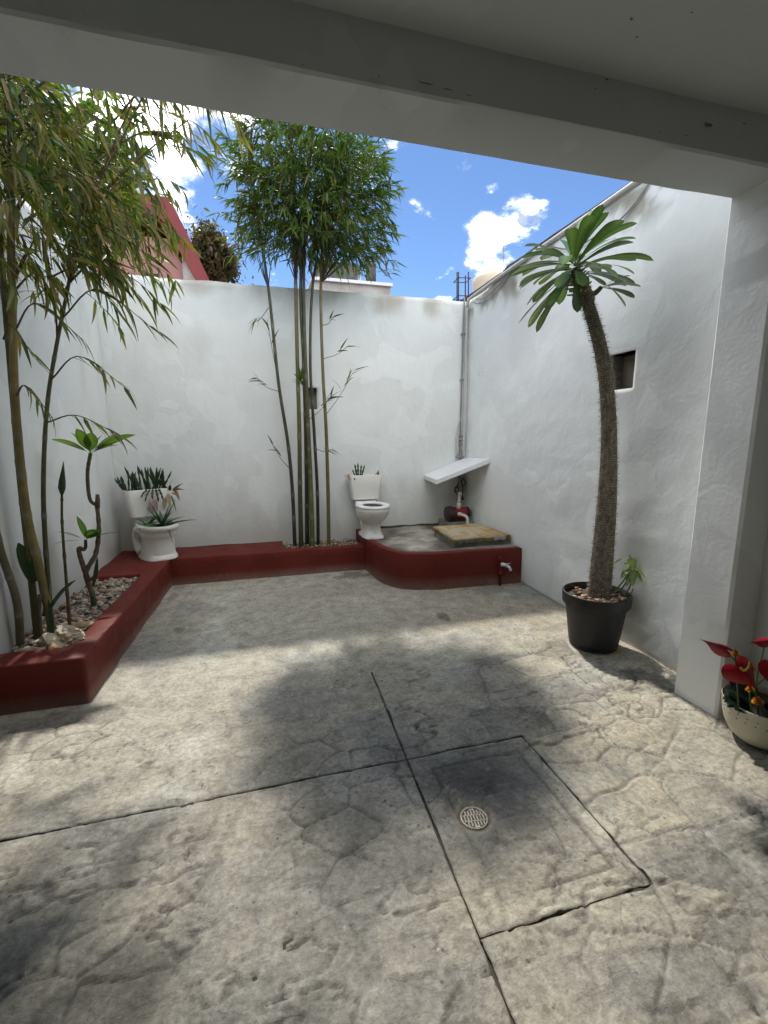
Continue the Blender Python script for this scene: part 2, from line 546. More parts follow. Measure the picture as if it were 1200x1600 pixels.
M['wood'] = simple('dirty_board', (0.16, 0.13, 0.10), (0.27, 0.235, 0.19), 6, 0.9, 0.3, 20)


def leafmat(name, transl=0.35, rough=0.42, tint=(1.3, 1.5, 0.45)):
    t = NT(name)
    c = t.mix(t.attr(), t.ramp(t.noise(40, 3), [(0.3, 0.75), (0.7, 1.2)]), 0.6, 'MULTIPLY')
    m = t.fin(c, rough, None, spec=0.4)
    tr = t.n.new('ShaderNodeBsdfTranslucent')
    t.link(t.mix(c, tint, 1.0, 'MULTIPLY'), tr.inputs['Color'])
    mx = t.n.new('ShaderNodeMixShader'); mx.inputs[0].default_value = transl
    t.link(t.b.outputs[0], mx.inputs[1]); t.link(tr.outputs[0], mx.inputs[2])
    t.link(mx.outputs[0], t.out.inputs['Surface'])
    return m


M['leaf'] = leafmat('bamboo_leaf', 0.45)
M['palmleaf'] = leafmat('glossy_strap_leaf', 0.12, 0.35, (1.2, 1.4, 0.6))
M['thinleaf'] = leafmat('bright_thin_leaf', 0.35, 0.4, (1.2, 1.35, 0.5))
M['fleshy'] = leafmat('fleshy_green', 0.06, 0.45)
M['petal'] = leafmat('waxy_petal', 0.12, 0.3, (1, 1, 1))

# ================================================================== SETTING
mb = MB()
mb.add([(-300, -300, -0.06), (300, -300, -0.06), (300, 900, -0.06), (-300, 900, -0.06)], [(0, 1, 2, 3)])
tag(mb.build('ground', M['earth']), kind='structure')

XL, XRF, XRN, YB = -1.50, 2.595, 2.525, 5.45   # inner faces of the left wall, right wall (far, near), back wall


def xr(y): return XRF - (YB - y) * 0.021


# ---- stamped concrete floor: a bed with separate slabs on it
mb = MB()
mb.box((-2.2, -3.2, -0.055), (3.3, 5.6, -0.013))
floor = mb.build('floor', M['dark_gap'])
tag(floor, kind='structure')


def floor_fields(x, y, slabkind):
    """height and colour of the concrete at world x, y"""
    wx = x + 0.05 * (fbm(x * 3, y * 3, 3, 11) - 0.5); wy = y + 0.05 * (fbm(x * 3, y * 3, 3, 21) - 0.5)
    sid, sd = stones(wx, wy, 0.36, 0.23, 31)
    sid2, sd2 = stones(wx * 1.0 + 4, wy + 2, 0.24, 0.17, 47)
    big = fbm(x * 0.9 + 3, y * 0.9, 3, 61)
    right = sstep(0.9, 1.6, x)
    groove = (1 - sstep(0.0, 0.075, sd)) * (0.35 + 0.65 * sstep(0.38, 0.62, fbm(x * 2.2, y * 2.2, 3, 71)))
    groove2 = (1 - sstep(0.0, 0.08, sd2)) * sstep(0.5, 0.68, fbm(x * 1.7 + 7, y * 1.7, 3, 81))
    groove = np.maximum(groove * (0.3 + 0.6 * right), groove2 * 0.6)
    stamped = 1 - sstep(2.58, 2.86, y + 0.12 * (fbm(x * 4, y * 4, 3, 5) - 0.5) - 0.25 * sstep(1.2, 2.3, x))
    if slabkind == 'pit':
        groove = groove * 0.45
    # ridged slate texture
    rg = 1 - np.abs(2 * fbm(x * 4.2 + 1.5 * vnoise(x * 1.3, y * 1.3, 3), y * 9.0, 4, 91) - 1)
    crack = sstep(0.93, 0.99, rg) * sstep(0.42, 0.58, fbm(x * 2, y * 2, 2, 97))
    slate = (fbm(x * 6, y * 11, 4, 101) - 0.5)
    z = stamped * (-0.0095 * groove + 0.011 * slate + 0.006 * (sid - 0.5) - 0.009 * crack)
    z = z + 0.004 * (fbm(x * 1.6, y * 1.6, 3, 111) - 0.5)
    swirl = np.sin((x * 0.6 + y * 1.2 + 0.55 * fbm(x * 2.1, y * 2.1, 3, 121)) * 150)
    z = z + (1 - stamped) * 0.0009 * swirl
    # colour
    base = np.stack([np.full(x.shape, 0.310), np.full(x.shape, 0.286), np.full(x.shape, 0.240)], -1)
    grey = np.array([0.175, 0.172, 0.165]); tan = np.array([0.305, 0.268, 0.208]); pale = np.array([0.43, 0.42, 0.39])
    k = sstep(0.42, 0.64, fbm(x * 1.3 + 9, y * 1.3, 4, 131))[..., None]
    c = base * (1 - 0.65 * k) + grey * 0.65 * k
    k = (sstep(0.45, 0.68, fbm(x * 1.8, y * 1.8 + 5, 4, 141)) * (0.4 + 0.5 * right))[..., None]
    c = c * (1 - k) + tan * k
    c = c * (1 + stamped * 0.42 * (sid - 0.5) * (0.5 + 0.9 * right))[..., None]
    tn = (stamped * sstep(0.55, 0.85, sid) * 0.6 * (0.25 + 0.75 * right))[..., None]
    c = c * (1 - tn) + tan * tn
    k = (stamped * groove * sstep(0.42, 0.56, fbm(x * 1.5 + 2, y * 1.5 + 8, 3, 151)) * 0.95 * (0.15 + 0.85 * right))[..., None]
    c = c * (1 - k) + pale * k
    k = (stamped * np.clip(groove * (1 - 0.7 * right) * 0.55 + crack * 0.6, 0, 1))[..., None]
    c = c * (1 - 0.8 * k)
    pl = (sstep(0.55, 0.75, fbm(x * 2.7 + 20, y * 2.7, 4, 161)) * 0.4)[..., None]
    c = c * (1 - pl) + pale * pl
    lm = sstep(0.34, 0.50, fbm(x * 1.9 + 31, y * 1.9, 3, 211)) * stamped
    ln = np.maximum((1 - sstep(0.0, 0.045, sd)) * (0.22 + 0.63 * right), (1 - sstep(0.0, 0.05, sd2)) * sstep(0.5, 0.66, fbm(x * 1.7 + 7, y * 1.7, 3, 81)) * 0.8) * lm
    c = c * (1 - 0.62 * ln)[..., None]
    z = z - 0.003 * ln
    if slabkind == 'pit':
        dk = np.exp(-(((x - 0.80) / 0.28) ** 2 + ((y - 1.52) / 0.26) ** 2))
        dk = np.clip(dk * 1.15 * (0.75 + 0.5 * fbm(x * 6, y * 6, 3, 171)), 0, 1)[..., None]
        c = c * 0.92 * (1 - dk * 0.62) + np.array([0.03, 0.031, 0.035]) * dk * 0.62
        # raised rim around the lid panel
        ex = np.minimum(x - 0.625, 1.215 - x); ey = np.minimum(y - 1.04, 1.815 - y)
        e = np.minimum(ex, ey)
        rim = np.exp(-((e - 0.075) / 0.006) ** 2) * sstep(0.3, 0.6, fbm(x * 5, y * 5, 2, 181) + 0.12)
        z = z - 0.005 * rim
        c = c * (1 - 0.55 * rim[..., None])
        c = c * (1 + 0.22 * (1 - sstep(0.03, 0.08, e))[..., None])
        dd = np.sqrt((x - 0.763) ** 2 + (y - 1.442) ** 2)
        z = z * sstep(0.062, 0.12, dd)
        z = z - 0.008 * (1 - sstep(0.05, 0.085, dd))
        gr_ = (np.exp(-((dd - 0.058) / 0.006) ** 2) * 0.75)[..., None]
        c = c * (1 - gr_) + np.array([0.03, 0.027, 0.022]) * gr_
        ringm = (np.exp(-((dd - 0.072) / 0.012) ** 2) * 0.45)[..., None]
        c = c * (1 - ringm) + np.array([0.30, 0.27, 0.21]) * ringm
    # blots with shapes of their own: stains, tone patches, shade painted at the planter
    nz = fbm(x * 7, y * 7, 4, 191) - 0.5
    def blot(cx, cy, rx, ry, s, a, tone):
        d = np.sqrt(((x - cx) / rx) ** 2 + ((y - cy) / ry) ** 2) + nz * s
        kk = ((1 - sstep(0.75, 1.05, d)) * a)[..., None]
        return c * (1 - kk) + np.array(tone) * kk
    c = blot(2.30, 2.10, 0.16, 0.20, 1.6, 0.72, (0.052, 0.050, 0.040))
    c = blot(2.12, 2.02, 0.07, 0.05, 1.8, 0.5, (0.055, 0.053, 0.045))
    c = blot(-0.67, 3.71, 0.05, 0.07, 2.2, 0.75, (0.10, 0.085, 0.06))
    c = blot(1.45, 3.36, 0.05, 0.09, 2.2, 0.75, (0.11, 0.09, 0.06))
    c = blot(0.92, 4.72, 0.16, 0.12, 1.8, 0.6, (0.08, 0.072, 0.062))
    c = blot(-0.86, 4.55, 0.04, 0.2, 1.5, 0.5, (0.10, 0.085, 0.07))
    c = blot(1.45, 2.78, 0.9, 0.16, 1.2, 0.45, (0.37, 0.335, 0.26))
    c = blot(-1.15, 2.62, 0.4, 0.10, 1.3, 0.55, (0.11, 0.095, 0.075))  # planter's shadow painted into the floor colour before its front face
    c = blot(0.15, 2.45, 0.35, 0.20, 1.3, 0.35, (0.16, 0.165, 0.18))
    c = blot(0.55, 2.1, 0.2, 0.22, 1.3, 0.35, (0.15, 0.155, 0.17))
    c = c * np.array([1.28, 1.30, 1.25])
    # dusty pale edge along the right wall and pillar foot
    we = np.where(y > 1.95, xr(y) - x, 2.30 - x)
    k = ((1 - sstep(0.0, 0.05, we + 0.04 * nz)) * sstep(-0.6, 0.2, nz) * 0.6)[..., None]
    c = c * (1 - k) + np.array([0.40, 0.36, 0.27]) * k
    return z, c


def warp(v):  # the long joint runs slightly askew
    return 0.040 * (v - 1.812) * (1.0 if True else 0)


def slab(u0, u1, v0, v1, step, kindname, edge=(1, 1, 1, 1), skip=None, gap=0.004, us=None):
    """one slab: a gridded top with worn, irregular edges and skirts; edge flags: left, right, near, far"""
    if us is None: us = np.linspace(u0, u1, int(round((u1 - u0) / step)) + 1)
    vs_ = np.linspace(v0, v1, int(round((v1 - v0) / step)) + 1)
    if skip:
        sx0, sx1, sy0, sy1 = skip
        vs_ = np.unique(np.concatenate([vs_[(np.abs(vs_ - sy0) > step * .6) & (np.abs(vs_ - sy1) > step * .6)], [sy0, sy1]]))
    U, V = np.meshgrid(us, vs_)
    X = U + np.where(np.abs(U - 0.61) < 0.35, warp(V) * (1 - np.abs(U - 0.61) / 0.35), 0)
    Y = V.copy()
    nx = np.maximum(fbm(U * 14, V * 14, 4, 201) - 0.42, 0) * 0.015
    lip = np.zeros(U.shape)

    def inset(mask, sx, sy):
        nonlocal X, Y, lip
        X = np.where(mask, X + sx * (gap * 0.5 + np.abs(nx)), X); Y = np.where(mask, Y + sy * (gap * 0.5 + np.abs(nx)), Y)
        lip = np.where(mask, 1, lip)
    if edge[0]: inset(U == u0, 1, 0)
    if edge[1]: inset(U == u1, -1, 0)
    if edge[2]: inset(V == v0, 0, 1)
    if edge[3]: inset(V == v1, 0, -1)
    keep = np.ones((len(vs_) - 1, len(us) - 1), bool)
    if skip:
        cu = (us[:-1] + us[1:]) / 2; cv = (vs_[:-1] + vs_[1:]) / 2
        keep &= ~((cu[None, :] > sx0) & (cu[None, :] < sx1) & (cv[:, None] > sy0) & (cv[:, None] < sy1))
        iny = (V >= sy0 - 1e-6) & (V <= sy1 + 1e-6); inx = (U >= sx0 - 1e-6) & (U <= sx1 + 1e-6)
        inset((U == sx0) & iny, -1, 0); inset((U == sx1) & iny, 1, 0)
        inset((V == sy0) & inx, 0, -1); inset((V == sy1) & inx, 0, 1)
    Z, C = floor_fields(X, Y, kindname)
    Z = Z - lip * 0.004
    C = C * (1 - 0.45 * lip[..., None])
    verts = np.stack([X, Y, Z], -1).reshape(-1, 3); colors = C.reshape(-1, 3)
    nu = len(us)
    jj, ii = np.nonzero(keep)
    a = jj * nu + ii
    F = np.stack([a, a + 1, a + 1 + nu, a + nu], -1)
    # skirts
    e = {}
    ed = np.concatenate([F[:, [0, 1]], F[:, [1, 2]], F[:, [2, 3]], F[:, [3, 0]]])
    key = set(map(tuple, ed.tolist()))
    border = [p for p in key if (p[1], p[0]) not in key]
    ring = sorted({i for p in border for i in p}); low = {i: len(verts) + k for k, i in enumerate(ring)}
    nr = len(ring); low = {i: len(verts) + k for k, i in enumerate(ring)}
    topv = verts[ring].copy(); lowv = topv.copy(); lowv[:, 2] = -0.018
    verts = np.concatenate([verts, topv, lowv]); colors = np.concatenate([colors, colors[ring] * 0.7, colors[ring] * 0.5])
    faces = F.tolist() + [(low[p[1]], low[p[0]], low[p[0]] + nr, low[p[1]] + nr) for p in border]
    return grid_obj('slab', M['floor'], verts, faces, colors, floor)


JY, JX, PX1, PY0 = 1.832, 0.607, 1.222, 1.030
UL = np.linspace(-1.75, JX, 280)
UR = np.concatenate([np.linspace(JX, PX1, 74), np.linspace(PX1, 3.2, 230)[1:]])
slab(-1.75, 3.2, 2.66, 5.52, 0.022, 'back', (0, 0, 0, 0), us=np.concatenate([UL, UR[1:]]))
slab(-1.75, JX, JY, 2.66, 0.0085, 'stamp', (0, 1, 1, 0), us=UL)
slab(-1.75, JX, 0.45, JY, 0.0085, 'stamp', (0, 1, 0, 1))
slab(JX, 3.2, 0.45, 2.66, 0.0085, 'stamp', (1, 0, 0, 0), skip=(JX, PX1, PY0, JY), us=UR)
slab(JX, PX1, PY0, JY, 0.0085, 'pit')
slab(-1.75, JX, -3.0, 0.45, 0.06, 'stamp', (0, 1, 0, 0))
slab(JX, 3.2, -3.0, 0.45, 0.06, 'stamp', (1, 0, 0, 0))


# ---- walls: gridded plaster face with hand-trowelled relief, niches cut through
def wall(name, o, u, n, W, H, thick, mats, label, holes=(), step=0.045, amp=0.006, seed=1, ragged=0.012, colfn=None, parent=None):
    """o: foot of the face at u=0, u: unit vector along the face, n: face normal (towards the yard)"""
    o, u, n = Vector(o), Vector(u).normalized(), Vector(n).normalized()
    us = np.linspace(0, W, int(W / step) + 1); zs = np.linspace(0, H, int(H / step) + 1)
    for (a, b, c, d, dep) in holes:
        for v in (a, b): us[np.argmin(np.abs(us - v))] = v
        for v in (c, d): zs[np.argmin(np.abs(zs - v))] = v
    U, Z = np.meshgrid(us, zs)
    D = amp * (2 * fbm(U * 1.1, Z * 1.1, 3, seed) - 1) + amp * 0.6 * (2 * fbm(U * 3 + 2 * vnoise(U * 1.5, Z * 1.5, seed), Z * 5, 4, seed + 9) - 1)
    topn = ragged * (fbm(U * 3, U * 0 + 3, 4, seed + 5) - 0.5) * 2
    Zt = np.where(Z == H, Z + topn, Z)
    P = np.array(o)[None, None] + U[..., None] * np.array(u) + D[..., None] * np.array(n)
    P[..., 2] = P[..., 2] + Zt
    C = np.ones(P.shape)
    if colfn is not None: C = colfn(U, Z, C)
    nu = len(us)
    keep = np.ones((len(zs) - 1, nu - 1), bool)
    cu = (us[:-1] + us[1:]) / 2; cz = (zs[:-1] + zs[1:]) / 2
    for (a, b, c, d, dep) in holes:
        keep &= ~((cu[None] > a) & (cu[None] < b) & (cz[:, None] > c) & (cz[:, None] < d))
    jj, ii = np.nonzero(keep); q = jj * nu + ii
    F = np.stack([q, q + 1, q + 1 + nu, q + nu], -1)
    flip = Vector(u).cross(Vector((0, 0, 1))).dot(n) < 0
    if flip: F = F[:, ::-1]
    ed = np.concatenate([F[:, [0, 1]], F[:, [1, 2]], F[:, [2, 3]], F[:, [3, 0]]])
    key = set(map(tuple, ed.tolist()))
    border = [p for p in key if (p[1], p[0]) not in key]
    verts = P.reshape(-1, 3); colors = C.reshape(-1, 3)
    ring = sorted({i for p in border for i in p}); low = {i: len(verts) + k for k, i in enumerate(ring)}
    lowv = verts[ring] - np.array(n) * thick
    base = verts.shape[0]
    verts = np.concatenate([verts, lowv]); colors = np.concatenate([colors, colors[ring]])
    faces = F.tolist() + [(p[1], p[0], low[p[0]], low[p[1]]) for p in border]
    me_o = grid_obj(name, mats, verts, faces, colors, parent)
    # back
    mbk = MB()
    A = o - n * thick
    hh = H - ragged
    mbk.add([A, A + u * W, A + u * W + Vector((0, 0, hh)), A + Vector((0, 0, hh))], [(0, 3, 2, 1) if not flip else (0, 1, 2, 3)])
    # recess linings: five-sided boxes set behind the openings
    for (a, b, c, d, dep) in holes:
        lin = MB()
        p0 = o + u * a - n * dep; zc, zd = Vector((0, 0, c)), Vector((0, 0, d))
        q0 = o + u * a - n * 0.004; q1 = o + u * b - n * 0.004; p1 = o + u * b - n * dep
        e = 0.003
        lin.add([q0 + zc, q1 + zc, q1 + zd, q0 + zd, p0 + zc, p1 + zc, p1 + zd, p0 + zd],
                [(4, 5, 6, 7), (0, 1, 5, 4), (1, 2, 6, 5), (2, 3, 7, 6), (3, 0, 4, 7)])
        lo = lin.build('niche', M['wood'], me_o)
    bo = mbk.build('outer_face', M['concrete_dark'], me_o)
    return me_o


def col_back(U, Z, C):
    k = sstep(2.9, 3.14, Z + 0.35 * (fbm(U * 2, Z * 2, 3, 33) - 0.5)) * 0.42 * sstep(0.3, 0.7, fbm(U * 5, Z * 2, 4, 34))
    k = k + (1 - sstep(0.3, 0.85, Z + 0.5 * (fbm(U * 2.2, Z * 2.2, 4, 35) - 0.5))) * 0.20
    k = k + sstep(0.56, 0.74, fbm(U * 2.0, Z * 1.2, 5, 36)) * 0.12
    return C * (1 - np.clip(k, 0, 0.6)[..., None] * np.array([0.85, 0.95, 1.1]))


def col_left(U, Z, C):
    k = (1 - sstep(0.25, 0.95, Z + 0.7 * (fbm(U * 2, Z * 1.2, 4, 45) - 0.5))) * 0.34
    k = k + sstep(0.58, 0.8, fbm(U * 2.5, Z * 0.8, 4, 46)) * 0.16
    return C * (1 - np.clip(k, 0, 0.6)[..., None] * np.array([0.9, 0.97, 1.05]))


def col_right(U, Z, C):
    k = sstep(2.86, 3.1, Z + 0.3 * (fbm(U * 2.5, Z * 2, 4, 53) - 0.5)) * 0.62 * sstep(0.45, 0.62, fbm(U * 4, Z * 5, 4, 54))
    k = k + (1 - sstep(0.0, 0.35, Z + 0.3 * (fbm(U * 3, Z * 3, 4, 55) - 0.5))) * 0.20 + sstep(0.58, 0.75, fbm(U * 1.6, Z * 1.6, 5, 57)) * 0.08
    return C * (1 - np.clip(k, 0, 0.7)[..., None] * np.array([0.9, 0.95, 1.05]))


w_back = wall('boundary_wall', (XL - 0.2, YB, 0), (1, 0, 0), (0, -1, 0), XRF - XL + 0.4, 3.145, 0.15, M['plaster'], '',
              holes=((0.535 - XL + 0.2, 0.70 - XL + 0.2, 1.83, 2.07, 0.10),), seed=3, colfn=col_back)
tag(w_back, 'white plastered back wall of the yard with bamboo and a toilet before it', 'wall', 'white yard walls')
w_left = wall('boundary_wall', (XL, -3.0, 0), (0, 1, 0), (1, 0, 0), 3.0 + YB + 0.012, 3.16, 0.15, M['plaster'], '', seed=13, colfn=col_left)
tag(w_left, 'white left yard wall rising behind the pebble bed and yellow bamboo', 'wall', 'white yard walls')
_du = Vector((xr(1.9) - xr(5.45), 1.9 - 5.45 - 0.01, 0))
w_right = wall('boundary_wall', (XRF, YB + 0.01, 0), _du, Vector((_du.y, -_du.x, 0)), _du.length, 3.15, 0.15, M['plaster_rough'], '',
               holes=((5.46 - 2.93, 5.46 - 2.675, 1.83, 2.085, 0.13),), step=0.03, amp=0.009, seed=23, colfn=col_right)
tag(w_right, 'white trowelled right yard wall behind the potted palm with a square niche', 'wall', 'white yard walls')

# ---- porch: ceiling slab, beam, pillar, inner walls
porch = thing('porch', 'shaded white porch with concrete beam, ceiling and corner pillar over the near floor', 'porch', (0.5, 1.8, 0))
BY0, BY1, BZ = 1.677, 1.942, 2.662
mb = MB()
n = 90
xs = np.linspace(-1.9, 3.4, n)
prof = [(BY1, 3.08), (BY1, BZ + 0.012), (BY1 - 0.012, BZ), (BY0 + 0.010, BZ), (BY0, BZ + 0.010), (BY0, 2.875)]
vs = []; fs = []
for i, x in enumerate(xs):
    for j, (y, z) in enumerate(prof):
        w = 0.012 * (float(fbm(np.array([x * 2.2]), np.array([j * 7.0]), 3, 8)[0]) - 0.5)
        vs.append((x, y + (w if j in (0, 1, 4, 5) else 0), z + (w if j in (2, 3) else 0)))
k = len(prof)
for i in range(n - 1):
    for j in range(k - 1):
        fs.append((i * k + j, i * k + j + 1, (i + 1) * k + j + 1, (i + 1) * k + j))
mb.add(vs, fs)
mb.build('beam', M['ceiling'], porch, auto=35)
mb = MB(); mb.box((-1.9, -3.2, 2.852), (3.4, BY1 - 0.05, 3.075))
mb.build('ceiling', M['ceiling'], porch)
# patched repairs and chipped spots on the beam face and ceiling: thin raised skim patches
rr = random.Random(3)
def chip(mbx, cx, cz, rx, rz, y, tone, horiz=False):
    k = 9; vs = []
    for i in range(k):
        a = 2 * math.pi * i / k
        r = 0.6 + 0.6 * rr.random()
        if horiz: vs.append((cx + rx * r * math.cos(a), cz + rz * r * math.sin(a), y))
        else: vs.append((cx + rx * r * math.cos(a), y, cz + rz * r * math.sin(a)))
    vs.append((cx, cz, y) if horiz else (cx, y, cz))
    mbx = MB(); mbx.add(vs, [((i + 1) % k, i, k) for i in range(k)], tone); mbx.build('paint_chip', M['concrete'], porch)
for (cx, cz, rx, rz) in ((1.86, 2.765, 0.045, 0.012), (1.35, 2.84, .012, .006), (1.3, 2.80, 0.008, 0.005), (1.75, 2.71, .01, .004), (1.62, 2.70, .008, .004),
                         (0.62, 2.70, 0.05, 0.0035), (0.70, 2.695, 0.03, 0.003), (0.78, 2.69, 0.02, 0.003), (0.45, 2.69, .006, .004), (0.2, 2.68, .006, .003), (2.05, 2.80, .02, .004)):
    chip(mb, cx, cz, rx * .6, rz * .6, BY0 - 0.0045, (0.7, 0.69, 0.66))
for (cx, cy, rx, ry) in ((1.25, 1.45, .010, .008), (1.32, 1.5, .012, .006), (1.42, 1.38, .008, .006), (1.1, 1.3, .007, .006)):
    chip(mb, cx, cy, rx * .55, ry * .55, 2.8485, (0.7, 0.68, 0.65), True)

px0 = 2.305
mb = MB()
zz_ = np.linspace(0.0, BZ - 0.001, 60)
pp = [(2.62, BY1), (px0 + 0.012, BY1), (px0, BY1 - 0.012), (px0, BY0 + 0.014), (px0 + 0.012, BY0), (2.62, BY0)]
vs = []; fs = []
for i, z in enumerate(zz_):
    for j, (x, y) in enumerate(pp):
        w = 0.007 * (float(fbm(np.array([z * 2.6]), np.array([j * 5.0 + 2]), 4, 18)[0]) - 0.5)
        lean = 0.03 * z / 2.66
        vs.append((x + w + (lean if 0 < j < 5 else 0), y + (w if j in (0, 1, 4, 5) else 0), z))
k = len(pp)
for i in range(len(zz_) - 1):
    for j in range(k - 1):
        fs.append((i * k + j, (i + 1) * k + j, (i + 1) * k + j + 1, i * k + j + 1))
mb.add(vs, fs)
mb.build('pillar', M['pillar'], porch, auto=35)
mb = MB()
mb.box((2.50, -3.2, 0), (2.66, BY0 + 0.03, 2.851))
mb.build('side_wall', M['ceiling'], porch)
mb = MB()
mb.box((-1.9, -3.3, 0), (3.4, -3.05, 2.851))
mb.build('rear_wall', M['ceiling'], porch)

# ================================================================== RAISED BEDS
BW = M['red']


def shade(rnd, lo, hi):
    return tuple(random.uniform(a, b) for a, b in zip(lo, hi))


planter = thing('planter_bed', 'low oxide red masonry bed running along the left and back walls, filled with pebbles', 'planter', (-1.0, 3.2, 0))
PZ = 0.285
# left arm: outline outer (yard side) and inner (pebble side)
OUT = [(XL + 0.002, 2.765), (-1.03, 2.758), (-1.004, 2.785), (-0.918, 4.942)]


def rough_ring(poly, z0, z1, name, inner=None, n=46, bev=0.014, seed=5):
    """kerb: closed outline with rounded shoulders; vertical faces get a hand-made wobble"""
    m = MB()
    pts = []
    for i in range(len(poly)):
        a, b = Vector((*poly[i], 0)), Vector((*poly[(i + 1) % len(poly)], 0))
        k = max(1, int((b - a).length / 0.05))
        for j in range(k): pts.append(a.lerp(b, j / k))
    cx = sum(p.x for p in pts) / len(pts); cy = sum(p.y for p in pts) / len(pts)
    N = len(pts)
    nor = []
    for i in range(N):
        t = (pts[(i + 1) % N] - pts[i - 1]).normalized()
        nor.append(Vector((t.y, -t.x, 0)))
    levels = [(z0, 0.0), (z0 + (z1 - z0) * .35, 0.0), (z0 + (z1 - z0) * .7, 0), (z1 - bev, 0.0), (z1 - bev * .3, -bev * .35), (z1, -bev)]
    vs = []; fs = []
    for li, (z, off) in enumerate(levels):
        for i, p in enumerate(pts):
            w = 0.016 * (float(fbm(np.array([p.x * 4 + p.y * 5]), np.array([z * 5.0 + seed]), 4, seed)[0]) - 0.5)
            wz = 0.016 * (float(fbm(np.array([p.x * 5]), np.array([p.y * 5 + seed]), 4, seed + 2)[0]) - 0.5) if li > 2 else 0
            q = p + nor[i] * (off + (w if li < 4 else w))
            vs.append((q.x, q.y, z + wz))
    for li in range(len(levels) - 1):
        for i in range(N):
            j = (i + 1) % N
            fs.append((li * N + i, li * N + j, (li + 1) * N + j, (li + 1) * N + i))
    fs.append(tuple((len(levels) - 1) * N + i for i in range(N)))
    cs = []
    for q in vs:
        foot = max(0.0, 1 - q[2] / (0.03 + 0.05 * float(vnoise(np.array([q[0] * 9]), np.array([q[1] * 9]), 3)[0])))
        cs.append((1 + foot * .6, 1 + foot * 5.5, 1 + foot * 7.0))
    m.add(vs, fs, cs)
    return m


# front kerb, side kerb, corner slab, bench face, pit rim: butted end to end
IN_F = 2.935
arc = [(-1.022 + .018 * math.sin(a), 2.776 - .018 * math.cos(a)) for a in [math.pi / 2 * q / 5 for q in range(6)]]
kerb = rough_ring([(XL + 0.002, 2.765)] + arc + [(-0.942, 4.44), (-1.085, 4.44), (-1.142, 2.985), (-1.175, 2.945), (XL + 0.002, 2.945)], 0, PZ, 'kerb', seed=5)
kerb.build('kerb', BW, planter, auto=40)
kerb = rough_ring([(XL + 0.002, 4.443), (-1.085, 4.442), (-0.942, 4.442), (-0.923, 4.93), (1.125, 4.925), (1.125, 5.01), (0.232, 5.035), (0.225, 5.447), (XL + 0.002, 5.447)], 0, PZ + 0.001, 'kerb', seed=7)
kerb.build('bench_ledge', BW, planter, auto=40)
mb = MB()
mb.box((XL + 0.004, 2.93, 0), (-1.09, 4.441, 0.235)); mb.box((0.228, 5.03, 0), (1.124, 5.446, 0.235))
mb.build('soil', M['soil'], planter)['kind'] = 'stuff'


def ico():
    b = bmesh.new(); bmesh.ops.create_icosphere(b, subdivisions=1, radius=1)
    v = [x.co.copy() for x in b.verts]; f = [tuple(q.index for q in x.verts) for x in b.faces]
    b.free(); return v, f


ICV, ICF = ico()
rp = random.Random(11)
TONES = [(0.30, 0.26, 0.21), (0.36, 0.31, 0.25), (0.16, 0.15, 0.135), (0.42, 0.34, 0.24), (0.30, 0.20, 0.13), (0.50, 0.45, 0.36), (0.20, 0.17, 0.13)]


def stone_verts(r, sx, sy, sz, rough=0.22):
    ph = [r.uniform(0, 6) for _ in range(6)]
    out = []
    for v in ICV:
        k = 1 + rough * (math.sin(v.x * 2.1 + ph[0]) * .5 + math.sin(v.y * 2.7 + ph[1]) * .4 + math.sin(v.z * 2.3 + ph[2]) * .4 + r.uniform(-.25, .25))
        out.append(Vector((v.x * sx * k, v.y * sy * k, v.z * sz * k)))
    return out


PEB = []
for i in range(14):
    m = MB(); m.add(stone_verts(rp, 1.0, rp.uniform(.6, .8), rp.uniform(.38, .55)), ICF, TONES[i % 7])
    PEB.append(m)
PEBM = [m.mesh('pebble', M['pebble'], smooth=True) for m in PEB]


def scatter(r, inside, box, n, smin, smax, ztop):
    out = []
    x0, x1, y0, y1 = box
    while len(out) < n:
        x, y = r.uniform(x0, x1), r.uniform(y0, y1)
        if inside(x, y):
            out.append((x, y, ztop + r.uniform(-0.016, 0.012), smin + (smax - smin) * r.random() ** 1.6))
    return out


def place_pebbles(lst, parent, r, nparts, name='pebble', stuff='gravel', tones=None):
    lst = sorted(lst, key=lambda p: -p[3] / math.hypot(p[0], p[1], 1.5 - p[2]))
    st = MB()
    og = origin(parent)
    for i, (x, y, z, s) in enumerate(lst):
        k = r.randrange(len(PEBM))
        if y > 5: k = r.choice((3, 4, 5, 6, 10, 11, 12, 13))
        q = Matrix.Rotation(r.uniform(0, 6.28), 3, 'Z') @ Matrix.Rotation(r.uniform(-.5, .5), 3, 'X') @ Matrix.Rotation(r.uniform(-.4, .4), 3, 'Y')
        if i < nparts:
            o = bpy.data.objects.new(name, PEBM[k]); col.objects.link(o); o.parent = parent
            o.location = Vector((x, y, z)) - og
            o.rotation_euler = q.to_euler(); o.scale = (s, s, s)
        else:
            st.add([q @ Vector(v) * s + Vector((x, y, z)) for v in PEB[k].v], ICF, PEB[k].c[0])
    if st.v:
        o = st.build(stuff, M['pebble'], parent, smooth=True)
        o['kind'] = 'stuff'


rg = random.Random(5)


def in_left(x, y):
    inner = -1.148 + (y - 2.94) / 1.5 * 0.065
    return XL + 0.02 < x < inner - 0.012 and 2.955 < y < 4.425


P1 = scatter(rg, in_left, (XL, -1.05, 2.93, 4.44), 1150, 0.012, 0.034, 0.252)
P2 = scatter(rg, lambda x, y: True, (0.245, 1.11, 5.05, 5.43), 700, 0.009, 0.022, 0.25)
place_pebbles(P1 + P2, planter, rg, 300)


